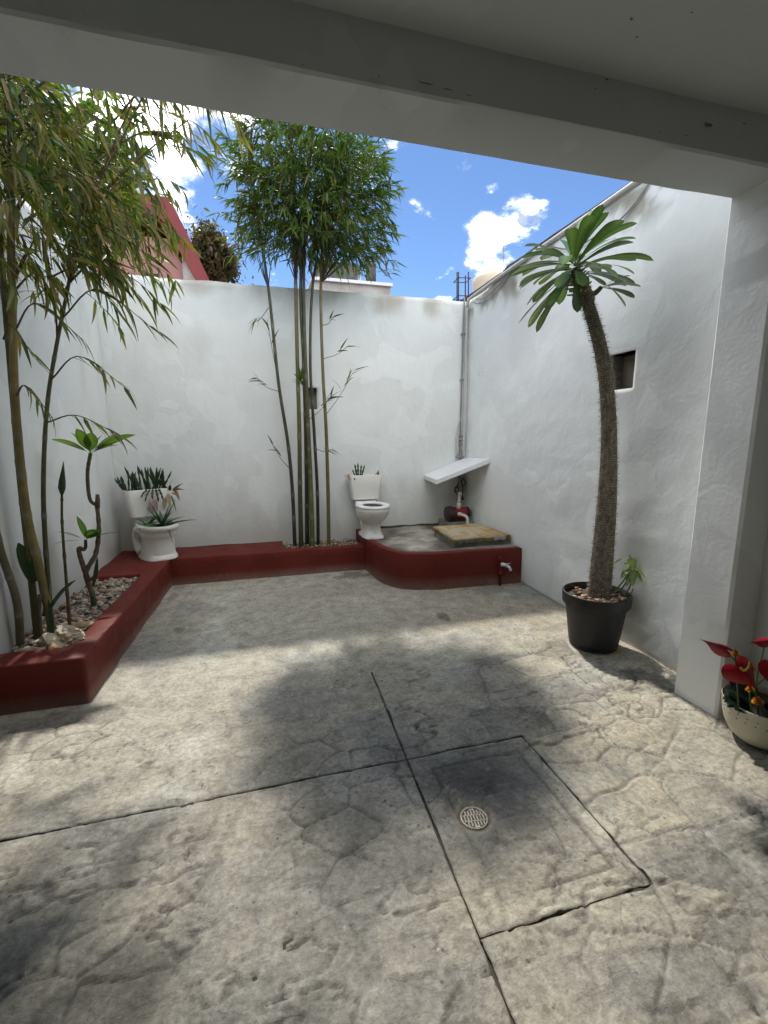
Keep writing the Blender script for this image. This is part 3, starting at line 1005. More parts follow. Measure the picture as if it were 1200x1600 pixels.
def rock(name, label, c, s, tone, seed, grp=None, mat=None, sub=2, rough=0.3, flat=1.0):
    b = bmesh.new(); bmesh.ops.create_icosphere(b, subdivisions=sub + 1, radius=1)
    r = random.Random(seed); ph = [r.uniform(0, 20) for _ in range(4)]
    m = MB(); vs = []
    for v in b.verts:
        p = v.co
        nz = float(fbm(np.array([p.x * 1.8 + ph[0] + p.z]), np.array([p.y * 1.8 + ph[1] - p.z * .7]), 4, seed)[0]) - 0.5
        cr_ = float(fbm(np.array([p.x * 4.3 + p.z * 2 + ph[2]]), np.array([p.y * 4.3 - p.z * 3 + ph[3]]), 3, seed + 4)[0])
        k = 1 + rough * 2 * nz - rough * .9 * abs(2 * cr_ - 1)
        vs.append(Vector((p.x * s[0] * k, p.y * s[1] * k, max(p.z, -0.5) * s[2] * k)) + Vector(c))
    fs = [tuple(q.index for q in f.verts) for f in b.faces]
    b.free()
    m.add(vs, fs, tone)
    o = m.build(name, mat or M['pebble'], None, loc=c, auto=28)
    return tag(o, label, 'rock', grp)


rock('rock', 'pale cream craggy rock lying in the front corner of the pebble bed', (-1.205, 3.06, 0.292), (0.115, 0.078, 0.066), (0.52, 0.46, 0.34), 3, rough=0.5, sub=3)
rock('rock', 'flat tan stone on the pebbles behind the pale cream rock', (-1.19, 3.31, 0.272), (0.075, 0.04, 0.022), (0.36, 0.26, 0.15), 8, rough=0.25)
rock('rock', 'whitish grey stone between the bamboo foot and the flat tan stone', (-1.285, 3.24, 0.28), (0.06, 0.05, 0.032), (0.42, 0.40, 0.36), 12)
rock('rock', 'small orange pebble at the front kerb of the pebble bed', (-1.235, 2.965, 0.275), (0.03, 0.024, 0.02), (0.42, 0.24, 0.12), 15)
rock('rock', 'brownish flat stone at the front left of the pebble bed', (-1.37, 2.985, 0.272), (0.06, 0.03, 0.02), (0.30, 0.24, 0.17), 17)

# ---- raised round-cornered platform
plat = thing('raised_platform', 'raised red platform with a rounded corner and bare concrete top in the back right corner', 'platform', (1.9, 4.7, 0))
edge = [(1.128, 5.447), (1.128, 4.93)]
edge += [(p.x, p.y) for p in spline([(1.130, 4.90, 0), (1.150, 4.62, 0), (1.195, 4.38, 0), (1.29, 4.19, 0), (1.43, 4.095, 0), (1.62, 4.05, 0), (1.78, 4.032, 0)], 26)]
edge += [(2.18, 4.012), (2.562, 3.992)]
PTZ = 0.375
inn = []
for i, (x, y) in enumerate(edge):
    a = edge[max(i - 1, 0)]; b = edge[min(i + 1, len(edge) - 1)]
    t = Vector((b[0] - a[0], b[1] - a[1], 0)).normalized()
    nrm = Vector((t.y, -t.x, 0)) * -1
    inn.append((x + nrm.x * 0.075, y + nrm.y * 0.075))
inn[0] = (inn[0][0], 5.447); inn[-1] = (2.562, inn[-1][1])
kerb = rough_ring(edge + inn[::-1], 0, PTZ, 'kerb', seed=21, bev=0.012)
kerb.build('red_kerb', BW, plat, auto=40)
# concrete top, a little lower than the kerb
poly = [(x + 0.001, y + 0.001) for x, y in inn] + [(2.57, 4.066), (2.57, 5.448)]
gx = np.arange(1.16, 2.60, 0.03); gy = np.arange(4.04, 5.47, 0.03)
mb = MB(); vs = []; ids = {}; fs = []; cs = []


def inpoly(x, y, pl):
    r = False; j = len(pl) - 1
    for i in range(len(pl)):
        if (pl[i][1] > y) != (pl[j][1] > y) and x < (pl[j][0] - pl[i][0]) * (y - pl[i][1]) / (pl[j][1] - pl[i][1]) + pl[i][0]: r = not r
        j = i
    return r


GX, GY = np.meshgrid(gx, gy)
HZ = PTZ - 0.009 + 0.010 * (fbm(GX * 5, GY * 5, 4, 7) - 0.5) + 0.008 * sstep(.55, .7, fbm(GX * 9, GY * 9, 3, 17))
CK = 0.45 + 1.15 * sstep(.3, .75, fbm(GX * 3.2, GY * 3.2, 4, 27))
vs = np.stack([GX, GY, HZ], -1).reshape(-1, 3).tolist()
cs = [(k * 1.03, k, k * 0.94) for k in CK.ravel()]
nu = len(gx)
big = poly
for j in range(len(gy) - 1):
    for i in range(nu - 1):
        if all(inpoly(x, y, [(1.12 + 0.02, 5.6)] + [(p[0] - 0.035 if k < len(inn) - 1 else p[0] + .05, p[1] - 0.03) for k, p in enumerate(inn)] + [(2.7, 4.0), (2.7, 5.6)])
               for x, y in ((gx[i], gy[j]), (gx[i + 1], gy[j]), (gx[i], gy[j + 1]), (gx[i + 1], gy[j + 1]))):
            fs.append((j * nu + i, j * nu + i + 1, (j + 1) * nu + i + 1, (j + 1) * nu + i))
mb.add(vs, fs, cs)
mb.build('concrete_top', M['concrete'], plat, smooth=True)
# skirting strip of rough mortar along the back wall
mb = MB()
mb.tube([(1.35 + 0.06 * i, 5.447 + 0.004 * math.sin(i * 2.1), PTZ + 0.004 + 0.004 * math.sin(i * 1.3)) for i in range(20)], 0.012, 6, colors=[(0.35, 0.34, 0.3)] * 20)
mb.build('mortar_edge', M['concrete'], plat, smooth=True)

# ---- cistern lid and its frame
cist = thing('cistern_cover', 'square concrete hatch with a rusty ochre stained lid on the raised platform', 'hatch cover', (2.2, 4.55, PTZ))
mb = MB()
fr = [(1.905, 4.205), (2.545, 4.215), (2.552, 4.88), (1.93, 4.83)]
mb.prism(fr, PTZ - 0.03, 0.412, (0.95, 0.95, 0.9))
mb.build('frame', M['concrete'], cist, bevel=0.008)


def lid_mat():
    t = NT('ochre_stained_lid')
    nz = t.noise(4.5, 7, 0.7, dist=0.8)
    c = t.ramp(nz, [(0.30, (0.36, 0.32, 0.22)), (0.46, (0.47, 0.42, 0.31)), (0.56, (0.46, 0.28, 0.11)), (0.7, (0.34, 0.17, 0.055))])
    c = t.mix(c, (0.05, 0.055, 0.028), t.ramp(t.noise(11, 7, 0.75), [(0.60, 0.0), (0.72, 0.85)]))
    c = t.mix(c, t.attr(), 1.0, 'MULTIPLY')
    return t.fin(c, 0.9, t.bump(t.noise(22, 7, 0.7), 0.8, 0.012))


M['lid'] = lid_mat()
lc = [Vector((1.93, 4.90, 0)), Vector((1.875, 4.165, 0)), Vector((2.548, 4.195, 0)), Vector((2.555, 4.93, 0))]
NL = 26; vs = []; cs = []; fs = []
rl = random.Random(4)
for j in range(NL + 1):
    for i in range(NL + 1):
        u, v = i / NL, j / NL
        p = lc[1].lerp(lc[2], u).lerp(lc[0].lerp(lc[3], u), v)
        e = min(u, v, 1 - u, 1 - v)
        wob = 0.012 * (vnoise(np.array([u * 9]), np.array([v * 9]), 5)[0] - .5) if e < .01 else 0
        z = 0.474 + 0.014 * (float(fbm(np.array([u * 5]), np.array([v * 5]), 4, 77)[0]) - .5) - (0.012 if e < 1e-6 else 0.004 if e < .05 else 0)
        vs.append((p.x + wob, p.y + wob, z))
        ed = 0.45 + 0.55 * min(1, e * 10 + .35 * rl.random())
        cs.append((ed, ed * (1.03 if e < .08 else 1), ed * .95))
W_ = NL + 1
for j in range(NL):
    for i in range(NL):
        fs.append((j * W_ + i, j * W_ + i + 1, (j + 1) * W_ + i + 1, (j + 1) * W_ + i))
brd = [i for i in range(W_)] + [j * W_ + NL for j in range(1, W_)] + [NL * W_ + i for i in range(NL - 1, -1, -1)] + [j * W_ for j in range(NL - 1, 0, -1)]
b0 = len(vs)
for i in brd:
    p = vs[i]; vs.append((p[0] + (2.2 - p[0]) * .02, p[1] + (4.55 - p[1]) * .02, 0.415)); k = rl.uniform(.12, .5); cs.append((k, k * 1.05, k * .75))
nb = len(brd)
for k in range(nb):
    fs.append((brd[(k + 1) % nb], brd[k], b0 + k, b0 + (k + 1) % nb))
fs.append(tuple(b0 + k for k in range(nb - 1, -1, -1)))
mb = MB(); mb.add(vs, fs, cs)
mb.build('lid', M['lid'], cist, auto=45)
mb = MB()
for k in range(5):
    mb.box((2.345 + k * 0.026, 4.166 - 0.004 * (k % 2), 0.426 + .004 * (k % 3)), (2.369 + k * 0.026, 4.186, 0.472 - .004 * ((k + 1) % 2)))
mb.build('whitewash_patch', M['greywhite'], cist, bevel=0.003)
mb = MB()
mb.add([(2.40, 4.0665, PTZ - .01), (2.57, 4.0665, PTZ - .01), (2.57, 4.2, PTZ - .01), (2.40, 4.2, PTZ - .01)], [(0, 1, 2, 3)])

# ---- shelf board over the pump
mb = MB()
A, D_, C_, B_ = Vector((2.03, 5.446, 1.025)), Vector((2.585, 5.446, 1.235)), Vector((2.578, 4.75, 1.255)), Vector((2.005, 4.97, 1.005))
tn = Vector((0, 0, -0.058))
mb.add([A, B_, C_, D_, A + tn, B_ + tn, C_ + tn, D_ + tn], [(0, 1, 2), (0, 2, 3), (6, 5, 4), (7, 6, 4), (0, 4, 5, 1), (1, 5, 6, 2), (2, 6, 7, 3), (3, 7, 4, 0)])
sh = mb.build('shelf', M['whitepaint'], None, loc=A, bevel=0.006)
tag(sh, 'white board fixed slantwise across the back right corner above the pump', 'shelf')

# ---- pipes in the corner
cp = thing('corner_pipes', 'white and grey pipes climbing the back right corner and along the wall top', 'pipes', (2.55, 5.40, 0.9))
mb = MB(); mb.tube(spline([(2.545, 5.415, 0.75), (2.548, 5.413, 1.6), (2.552, 5.41, 2.4), (2.556, 5.408, 3.08)], 24), 0.0135, 8)
mb.build('riser', M['pipe'], cp, smooth=True)
mb = MB(); mb.tube(spline([(2.508, 5.428, 0.80), (2.512, 5.430, 1.6), (2.520, 5.430, 2.4), (2.530, 5.428, 3.18)], 24), 0.010, 8)
mb.build('riser', M['pipegrey'], cp, smooth=True)
mb = MB(); mb.tube(spline([(2.556, 5.40, 3.08), (2.556, 5.37, 3.135), (2.565, 5.28, 3.155), (2.555, 4.4, 3.175), (2.540, 3.5, 3.175), (2.522, 2.6, 3.175), (2.51, 2.0, 3.175)], 50), 0.019, 8)
mb.build('top_run', M['pipe'], cp, smooth=True)
for z in (2.2, 2.75, 1.5):
    mb = MB(); mb.box((2.495, 5.424, z), (2.565, 5.443, z + 0.018)); mb.build('clip', M['pipegrey'], cp, bevel=0.003)
mb = MB(); mb.tube(spline([(2.47, 5.42, 1.26), (2.455, 5.42, 1.38), (2.462, 5.425, 1.55), (2.50, 5.425, 1.70), (2.52, 5.42, 1.74)], 18), 0.008, 6)
mb.build('side_branch', M['pipe'], cp, smooth=True)
mb = MB()
for z in (1.27, 1.31, 1.40, 1.46):
    mb.tube([(2.485, 5.405, z), (2.525, 5.40, z + 0.012)], 0.015, 8)
mb.tube([(2.44, 5.41, 1.24), (2.50, 5.40, 1.25), (2.55, 5.39, 1.245)], 0.012, 8)
mb.build('valve', M['pipegrey'], cp, smooth=True)
mb = MB()
rw = random.Random(2)
for k in range(5):
    mb.tube(spline([(2.52 + rw.uniform(-.04, .03), 5.40, 0.98)] + [(2.50 + rw.uniform(-.09, .06), 5.38 + rw.uniform(-.05, .02), 0.90 - i * 0.07) for i in range(4)], 16), 0.0065, 5)
mb.build('wire_tangle', M['rubber'], cp, smooth=True)
# loose cables on the right wall
mb = MB(); mb.tube(spline([(xr(2.62) - .012, 2.62, 3.145), (xr(2.78) - .014, 2.78, 3.04), (xr(2.95) - .016, 2.95, 2.985), (xr(3.1) - .016, 3.10, 2.985), (xr(3.4) - .018, 3.42, 3.0), (xr(3.7) - .015, 3.75, 3.14)], 30), 0.0055, 6)
cb = mb.build('cable', M['pipegrey'], None, smooth=True, loc=(2.54, 2.6, 3.1)); tag(cb, 'thin grey cable sagging down the top of the right wall beside the beam', 'cable')
mb = MB(); mb.tube(spline([(xr(5.3) - .012, 5.28, 3.09), (xr(5.1) - .016, 5.1, 3.03), (xr(4.8) - .018, 4.85, 3.015), (xr(4.5) - .016, 4.6, 3.06), (xr(4.3) - .012, 4.38, 3.145)], 24), 0.0055, 6)
mb.tube(spline([(xr(5.3) - .012, 5.22, 3.11), (xr(5.1) - .02, 5.0, 3.06), (xr(4.8) - .02, 4.8, 3.06), (xr(4.3) - .012, 4.45, 3.145)], 24), 0.0045, 6)
cb = mb.build('cable', M['pipegrey'], None, smooth=True, loc=(2.56, 4.9, 3.05)); tag(cb, 'slack looped cable hanging under the pipe near the back right corner', 'cable')

# ---- water pump
pump = thing('water_pump', 'small red electric water pump with white pipe fittings under the slanting shelf', 'water pump', (2.40, 5.2, PTZ))
mb = MB(); mb.prism([(2.20, 5.10), (2.60 - .025, 5.10), (2.572, 5.40), (2.22, 5.42)], PTZ - 0.02, PTZ + 0.075, (0.8, 0.8, 0.78)); mb.build('base_block', M['concrete'], pump, bevel=0.008)


def cyl_x(m, x0, x1, y, z, r0, r1=None, n=20, flutes=0):
    r1 = r0 if r1 is None else r1
    k = 6; pts = [(x0 + (x1 - x0) * i / k, y, z) for i in range(k + 1)]
    m.tube(pts, [r0 + (r1 - r0) * i / k for i in range(k + 1)], n, radial=(lambda i, q: 1 - (0.07 if q % 2 else 0)) if flutes else None)


PCZ = PTZ + 0.075 + 0.10
mb = MB(); cyl_x(mb, 2.34, 2.50, 5.22, PCZ, 0.075, n=28, flutes=1); mb.build('motor', M['pumpred'], pump)
mb = MB(); mb.tube([(2.235, 5.20, PCZ), (2.245, 5.20, PCZ), (2.30, 5.205, PCZ), (2.335, 5.21, PCZ)], [0.055, 0.088, 0.095, 0.08], 22); mb.build('pump_head', M['pumpdark'], pump, auto=40)
mb = MB(); mb.tube([(2.36, 5.13, PCZ + .01), (2.36, 5.155, PCZ + .01)], 0.05, 16); mb.box((2.33, 5.135, PCZ - .03), (2.39, 5.152, PCZ + .05)); mb.build('terminal_box', M['pumpred'], pump, bevel=.004)
mb = MB(); mb.tube([(2.503, 5.22, PCZ), (2.54, 5.22, PCZ), (2.56, 5.22, PCZ)], [0.075, 0.075, 0.05], 20); mb.build('fan_cover', M['rubber'], pump, auto=40)
mb = MB(); mb.box((2.33, 5.16, PTZ + 0.075), (2.50, 5.28, PTZ + 0.11)); mb.box((2.25, 5.15, PTZ + .075), (2.30, 5.25, PTZ + .10)); mb.build('foot', M['pumpdark'], pump, bevel=0.004)
mb = MB(); mb.tube([(2.385, 5.16, PCZ + .06), (2.388, 5.16, PCZ + 0.14)], 0.026, 12); mb.tube([(2.388, 5.16, PCZ + 0.142), (2.392, 5.17, PCZ + 0.165), (2.41, 5.19, PCZ + .215)], 0.019, 12)
mb.tube([(2.41, 5.19, PCZ + .216), (2.414, 5.195, PCZ + .27)], .026, 12); mb.build('discharge_fitting', M['pvc'], pump, smooth=True)
mb = MB(); mb.tube([(2.414, 5.195, PCZ + .27), (2.43, 5.22, PCZ + .33), (2.46, 5.30, PCZ + .38), (2.50, 5.38, PCZ + .44)], .016, 10); mb.build('discharge_pipe', M['pipegrey'], pump, smooth=True)
mb = MB(); mb.tube(spline([(2.375, 5.12, PCZ), (2.41, 5.07, PCZ - .005), (2.44, 5.03, PCZ - .03), (2.445, 5.02, PCZ - .08), (2.445, 5.01, PTZ + .02)], 14), 0.019, 10)
mb.tube([(2.37, 5.128, PCZ), (2.395, 5.095, PCZ)], .026, 10); mb.build('suction_pipe', M['pvc'], pump, smooth=True)

# ---- garden tap on the platform face
tap = thing('garden_tap', 'white plastic tap on a red painted stub pipe at the platform front', 'tap', (2.31, 3.97, 0))
mb = MB(); mb.tube([(2.315, 3.978, 0.0), (2.313, 3.976, 0.12), (2.312, 3.975, 0.27), (2.295, 3.982, 0.305)], 0.0135, 10); mb.tube([(2.315, 3.976, 0.10), (2.314, 3.976, 0.15)], 0.022, 10)
mb.build('stub_pipe', BW, tap, smooth=True)
mb = MB(); mb.tube([(2.315, 3.972, 0.225), (2.345, 3.955, 0.222), (2.365, 3.94, 0.215)], [0.02, 0.018, 0.016], 10); mb.tube([(2.365, 3.94, 0.215), (2.385, 3.925, 0.20), (2.395, 3.915, 0.165)], [0.014, 0.013, 0.015], 10); mb.build('spout', M['whitepaint'], tap, smooth=True)
mb = MB(); mb.box((2.352, 3.935, 0.232), (2.405, 3.952, 0.242)); mb.tube([(2.368, 3.942, 0.22), (2.368, 3.942, 0.236)], .007, 8); mb.build('handle', M['chrome'], tap, bevel=.003)

# ---- floor drain
drain = thing('floor_drain', 'round metal slotted drain grate set in the dark inspection slab', 'drain', (0.763, 1.442, -0.004))
DC = Vector((0.763, 1.442, -0.0035))
mb = MB(); ring_ = [(0.046, -0.003), (0.047, -0.0005), (0.056, 0.0), (0.0575, -0.004), (0.0575, -0.012)]
mb.lathe(DC, ring_, 40, capb=False); mb.build('rim', M['steel'], drain, smooth=True)
mb = MB(); mb.lathe(DC, [(0.0, -0.011), (0.046, -0.011), (0.0465, -0.002)], 32, capb=False); mb.build('well', M['hole'], drain)
ang = math.radians(-8)
RM = Matrix.Rotation(ang, 3, 'Z')


def bar(m, x0, x1, y0, y1):
    m.box((DC.x + x0, DC.y + y0, DC.z - 0.0065), (DC.x + x1, DC.y + y1, DC.z - 0.0012), rot=RM, piv=DC)


for (y0, y1) in ((-0.046, -0.0385), (-0.0165, -0.0125), (0.0125, 0.0165), (0.0385, 0.046)):
    hw = math.sqrt(max(0.0462 ** 2 - max(abs(y0), abs(y1)) ** 2, 0.0001))
    mb = MB(); bar(mb, -hw, hw, y0, y1); mb.build('cross_bar', M['steel'], drain)
for (ya, yb, xs_) in ((-0.0385, -0.0165, (-0.033, -0.0205, -0.008, 0.0045, 0.017, 0.0295)), (-0.0125, 0.0125, (-0.041, -0.0285, -0.016, -0.0035, 0.009, 0.0215, 0.034)), (0.0165, 0.0385, (-0.033, -0.0205, -0.008, 0.0045, 0.017, 0.0295))):
    for x in xs_:
        mb = MB(); bar(mb, x, x + 0.0062, ya + 0.0002, yb - 0.0002); mb.build('slot_bar', M['steel'], drain)

# ================================================================== TOILETS


def toilet(name, label, base, heading, with_seat, tankz, tsize, tank_shift, pedestal):
    """base: foot centre; heading: angle the bowl faces (0 = +X)"""
    t = thing(name, label, 'toilet', base)
    B = Vector(base); R = Matrix.Rotation(heading, 3, 'Z')

    def X(p): return B + R @ Vector(p)
    P = M['porcelain']
    # bowl: egg-shaped rings from the foot to the rim, x forward
    n = 36

    def ring(cx, z, a, b, sq=1.0):
        out = []
        for k in range(n):
            th = 2 * math.pi * k / n
            c_, s_ = math.cos(th), math.sin(th)
            ex = (abs(c_) ** sq) * (1 if c_ >= 0 else -1); ey = (abs(s_) ** sq) * (1 if s_ >= 0 else -1)
            aa = a * (1.0 if ex > 0 else 0.92)
            out.append(X((cx + aa * ex, b * ey, z)))
        return out

    def loft(m, rings, capb=True, capt=False):
        vs = [p for r in rings for p in r]; fs = []
        for i in range(len(rings) - 1):
            for k in range(n):
                k2 = (k + 1) % n
                fs.append((i * n + k, i * n + k2, (i + 1) * n + k2, (i + 1) * n + k))
        if capb: fs.append(tuple(range(n - 1, -1, -1)))
        if capt: fs.append(tuple((len(rings) - 1) * n + k for k in range(n)))
        m.add(vs, fs)
    h = 0.345
    if pedestal == 'slim':
        prof = [(-0.02, 0.0, 0.245, 0.125, .6), (-0.02, 0.022, 0.24, 0.12, .6), (0.0, 0.04, 0.175, 0.105, .6), (0.0, 0.09, 0.16, 0.098, .65), (0.005, 0.15, 0.15, 0.095, .75), (0.02, 0.175, 0.17, 0.115, .9),
                (0.04, 0.215, 0.215, 0.155, 1), (0.06, 0.265, 0.245, 0.178, 1), (0.07, 0.31, 0.258, 0.187, 1), (0.072, 0.335, 0.262, 0.190, 1), (0.072, h, 0.258, 0.187, 1)]
    else:
        prof = [(-0.02, 0.0, 0.235, 0.165, .65), (-0.02, 0.03, 0.23, 0.16, .65), (0.0, 0.05, 0.185, 0.148, .7), (0.01, 0.13, 0.185, 0.145, .75), (0.02, 0.20, 0.185, 0.148, .85), (0.03, 0.235, 0.20, 0.16, .95), (0.04, 0.262, 0.218, 0.176, 1),
                (0.045, 0.285, 0.212, 0.170, 1), (0.05, 0.30, 0.222, 0.178, 1), (0.06, 0.325, 0.245, 0.195, 1), (0.06, 0.345, 0.25, 0.198, 1), (0.06, 0.358, 0.243, 0.19, 1)]
        h = 0.358
    m = MB(); rs = [ring(cx, z, a, b, sq) for cx, z, a, b, sq in prof]
    cx, z, a, b, sq = prof[-1]
    rs += [ring(cx, h + 0.001, a - 0.012, b - 0.012), ring(cx, h - 0.002, a - 0.045, b - 0.045), ring(cx, h - 0.04, a - 0.045, b - 0.045), ring(cx, h - 0.11, a - 0.09, b - 0.085)]
    loft(m, rs, True, True)
    # back deck that carries the tank
    m.build('bowl', P, t, auto=50)
    m = MB(); m.box(X((0, 0, 0)), X((0, 0, 0)))
    m = MB()
    dk = [(-0.36, -0.10), (-0.36, 0.10), (-0.14, 0.15), (-0.14, -0.15)]
    vs = [X((x, y, z)) for z in (h - 0.075, h - 0.004) for x, y in dk]
    m.add(vs, [(3, 2, 1, 0), (4, 5, 6, 7), (0, 1, 5, 4), (1, 2, 6, 5), (2, 3, 7, 6), (3, 0, 4, 7)])
    m.build('deck', P, t, bevel=0.012)
    if pedestal == 'wide':
        for s in (-1, 1):
            m = MB(); m.tube([X(p) for p in spline([(0.00, s * 0.125, 0.30), (-0.14, s * 0.13, 0.285), (-0.215, s * 0.125, 0.20), (-0.20, s * 0.12, 0.10), (-0.10, s * 0.125, 0.045)], 20)], [0.05] * 20, 14)
            m.build('trapway', P, t, smooth=True)
    else:
        m = MB(); m.tube([X(p) for p in spline([(0.0, 0, 0.16), (-0.14, 0, 0.20), (-0.2, 0, 0.15), (-0.17, 0, 0.03)], 16)], [0.085] * 16, 16)
        m.build('trapway', P, t, smooth=True)
    if with_seat:
        m = MB(); cx = 0.072
        o_, i_ = [], []
        rr_ = [ring(cx, h + 0.006, 0.262, 0.192), ring(cx, h + 0.016, 0.268, 0.197), ring(cx, h + 0.028, 0.264, 0.193), ring(cx, h + 0.033, 0.245, 0.175), ring(cx, h + 0.031, 0.195, 0.125), ring(cx, h + 0.022, 0.178, 0.11), ring(cx, h + 0.006, 0.18, 0.112)]
        rr_.append(rr_[0])
        loft(m, rr_, False, False)
        st = m.build('seat', M['seat'], t, smooth=True)
        m = MB(); vs = [X((x, y, z)) for z in (h + 0.002, h + 0.03) for x, y in ((-0.235, -0.13), (-0.235, 0.13), (-0.155, 0.15), (-0.155, -0.15))]
        m.add(vs, [(3, 2, 1, 0), (4, 5, 6, 7), (0, 1, 5, 4), (1, 2, 6, 5), (2, 3, 7, 6), (3, 0, 4, 7)]); m.build('hinge_block', M['seat'], st, bevel=.006)
        m = MB(); m.tube([X((-0.175, 0.115, h + .03)), X((-.175, .115, h + .05)), X((-.13, .12, h + .045))], .012, 8); m.build('hinge', M['chrome'], st, smooth=True)
        m = MB(); loft(m, [ring(cx, h - 0.055, a - 0.05, b - 0.05), ring(cx, h - 0.05, a - .12, b - .11)], True, True); m.build('soil', M['soil'], t)
    else:
        m = MB(); loft(m, [ring(cx, h - 0.03, a - 0.047, b - 0.047), ring(cx, h - 0.022, a - .12, b - .11)], True, True); m.build('soil', M['soil'], t)
    # tank: tapered, open at the top
    wt, wb, dt, db, th = tsize
    tx = tank_shift
    m = MB()

    def trect(z, w, d, r=0.035):
        out = []
        for (sx, sy, a0) in ((1, 1, 0), (-1, 1, 90), (-1, -1, 180), (1, -1, 270)):
            for q in range(5):
                an = math.radians(a0 + 90 * q / 4)
                out.append(X((tx + sx * (d / 2 - r) + r * math.cos(an), sy * (w / 2 - r) + r * math.sin(an), z)))
        return out
    z0 = tankz
    rs = [trect(z0, wb - .03, db - .03), trect(z0 + .008, wb, db), trect(z0 + th * .5, (wb + wt) / 2 + .004, (db + dt) / 2), trect(z0 + th - .006, wt, dt), trect(z0 + th, wt - .006, dt - .006), trect(z0 + th, wt - 0.02, dt - 0.02, .03), trect(z0 + th - 0.012, wt - 0.024, dt - 0.024, .03), trect(z0 + th - .02, wt - .03, dt - .03, .03)]
    k = 20; vs = [p for r in rs for p in r]; fs = []
    for i in range(len(rs) - 1):
        for q in range(k):
            q2 = (q + 1) % k
            fs.append((i * k + q, i * k + q2, (i + 1) * k + q2, (i + 1) * k + q))
    fs.append(tuple(range(k - 1, -1, -1)))
    m.add(vs, fs)
    tk = m.build('tank', P, t, auto=40)
    m = MB(); rs = trect(z0 + th - .016, wt - .03, dt - .03, .03); m.add(rs, [tuple(range(20))]); m.build('tank_soil', M['soil'], tk)
    m = MB(); p0 = X((tx + dt / 2 - .004, -wt * .36, z0 + th * .86)); p1 = X((tx + dt / 2 + .0015, -wt * .36, z0 + th * .86))
    if with_seat:
        m.tube([p0, p1], .0105, 12); m.build('lever_hole', M['hole'], tk)
    return t, X


T1, X1 = toilet('toilet', 'white toilet with a seat standing on the raised platform, cactus growing in its tank', (1.225, 5.03, PTZ), -math.pi / 2, True, 0.385, (0.40, 0.335, 0.19, 0.15, 0.30), -0.305, 'slim')
T2, X2 = toilet('toilet', 'white toilet without a seat in the back left corner, used as an aloe planter', (-1.055, 5.07, PZ), math.radians(-60), False, 0.405, (0.42, 0.34, 0.19, 0.15, 0.29), -0.22, 'wide')

# ================================================================== PLANTS


def blade(m, base, d, L, w, droop=0.3, roll=0.0, fold=0.15, c0=(0.06, 0.1, 0.03), c1=None, prof=None, segs=7, thick=0.0, mid=None):
    """one leaf: curved strip with a folded midrib, bending towards gravity along its length"""
    d = Vector(d).normalized(); p = Vector(base)
    up = Vector((0, 0, 1)) if abs(d.z) < 0.95 else Vector((d.x + 0.3, d.y + .2, 0.1)).normalized()
    side = d.cross(up).normalized()
    side = Quaternion(d, roll) @ side
    vs = []; cs = []; fs = []
    step = L / segs
    c1 = c1 or c0
    prof = prof or (lambda t: math.sin(math.pi * min(1, 0.08 + t * 0.92)) ** 0.7 if t < 1 else 0.0)
    for i in range(segs + 1):
        t = i / segs
        ww = w * 0.5 * prof(t)
        nrm = side.cross(d).normalized()
        cc = tuple(a * (1 - t) + b * t for a, b in zip(c0, c1))
        vs += [p + side * ww + nrm * fold * ww, p - nrm * thick * (1 - t), p - side * ww + nrm * fold * ww]
        cs += [cc, mid if mid else cc, cc]
        if i:
            a = (i - 1) * 3; b = i * 3
            fs += [(a, b, b + 1, a + 1), (a + 1, b + 1, b + 2, a + 2)]
        d = (d + Vector((0, 0, -1)) * droop / segs * (0.4 + 1.2 * t)).normalized()
        side = (side - d * side.dot(d)).normalized()
        p = p + d * step
    m.add(vs, fs, cs)


# ---- bamboo leaf meshes shared by all bamboo leaf parts
GREENS = [(0.055, 0.105, 0.022), (0.07, 0.125, 0.025), (0.04, 0.08, 0.022), (0.09, 0.145, 0.03), (0.06, 0.09, 0.03)]
OLIVES = [(0.11, 0.145, 0.022), (0.075, 0.125, 0.022), (0.055, 0.105, 0.022), (0.145, 0.15, 0.03), (0.04, 0.08, 0.022), (0.22, 0.17, 0.08)]


def leaf_variants(cols, r):
    out = []
    for c in cols:
        for k in range(2):
            m = MB()
            c1 = tuple(x * r.uniform(.9, 1.35) for x in c) if r.random() < .75 else (0.20, 0.15, 0.06)
            blade(m, (0, 0, 0), (1, 0, 0), 1.0, 0.115 + 0.03 * k, 0.25 + 0.3 * k, 0, 0.25, c, c1, prof=lambda t: max(0.0, min(1, t * 5 + .12) * (1 - t ** 2.2)), segs=5)
            out.append(m)
    return out


def leaf_matrix(d, roll):
    d = d.normalized()
    y = Vector((0, 0, 1)).cross(d)
    y = y.normalized() if y.length > 1e-3 else Vector((0, 1, 0))
    z = d.cross(y)
    return Matrix((d, y, z)).transposed() @ Matrix.Rotation(roll, 3, 'X')


def dist_cam(p): return (Vector(p) - Vector((0, 0, 1.5))).length


CAMF = _f


def in_view(p):
    q = Vector(p) - Vector((0, 0, 1.5))
    z = q.dot(_f)
    if z < .2: return False
    x, y = 600 + 708 * q.dot(_rr) / z, 800 + 708 * q.dot(_dd) / z
    if not (-10 < x < 1210 and -10 < y < 1610): return False
    # the beam hides what passes behind it
    s = (1.942) / q.y if q.y > 0 else 1
    return 1.5 + q.z * s < BZ


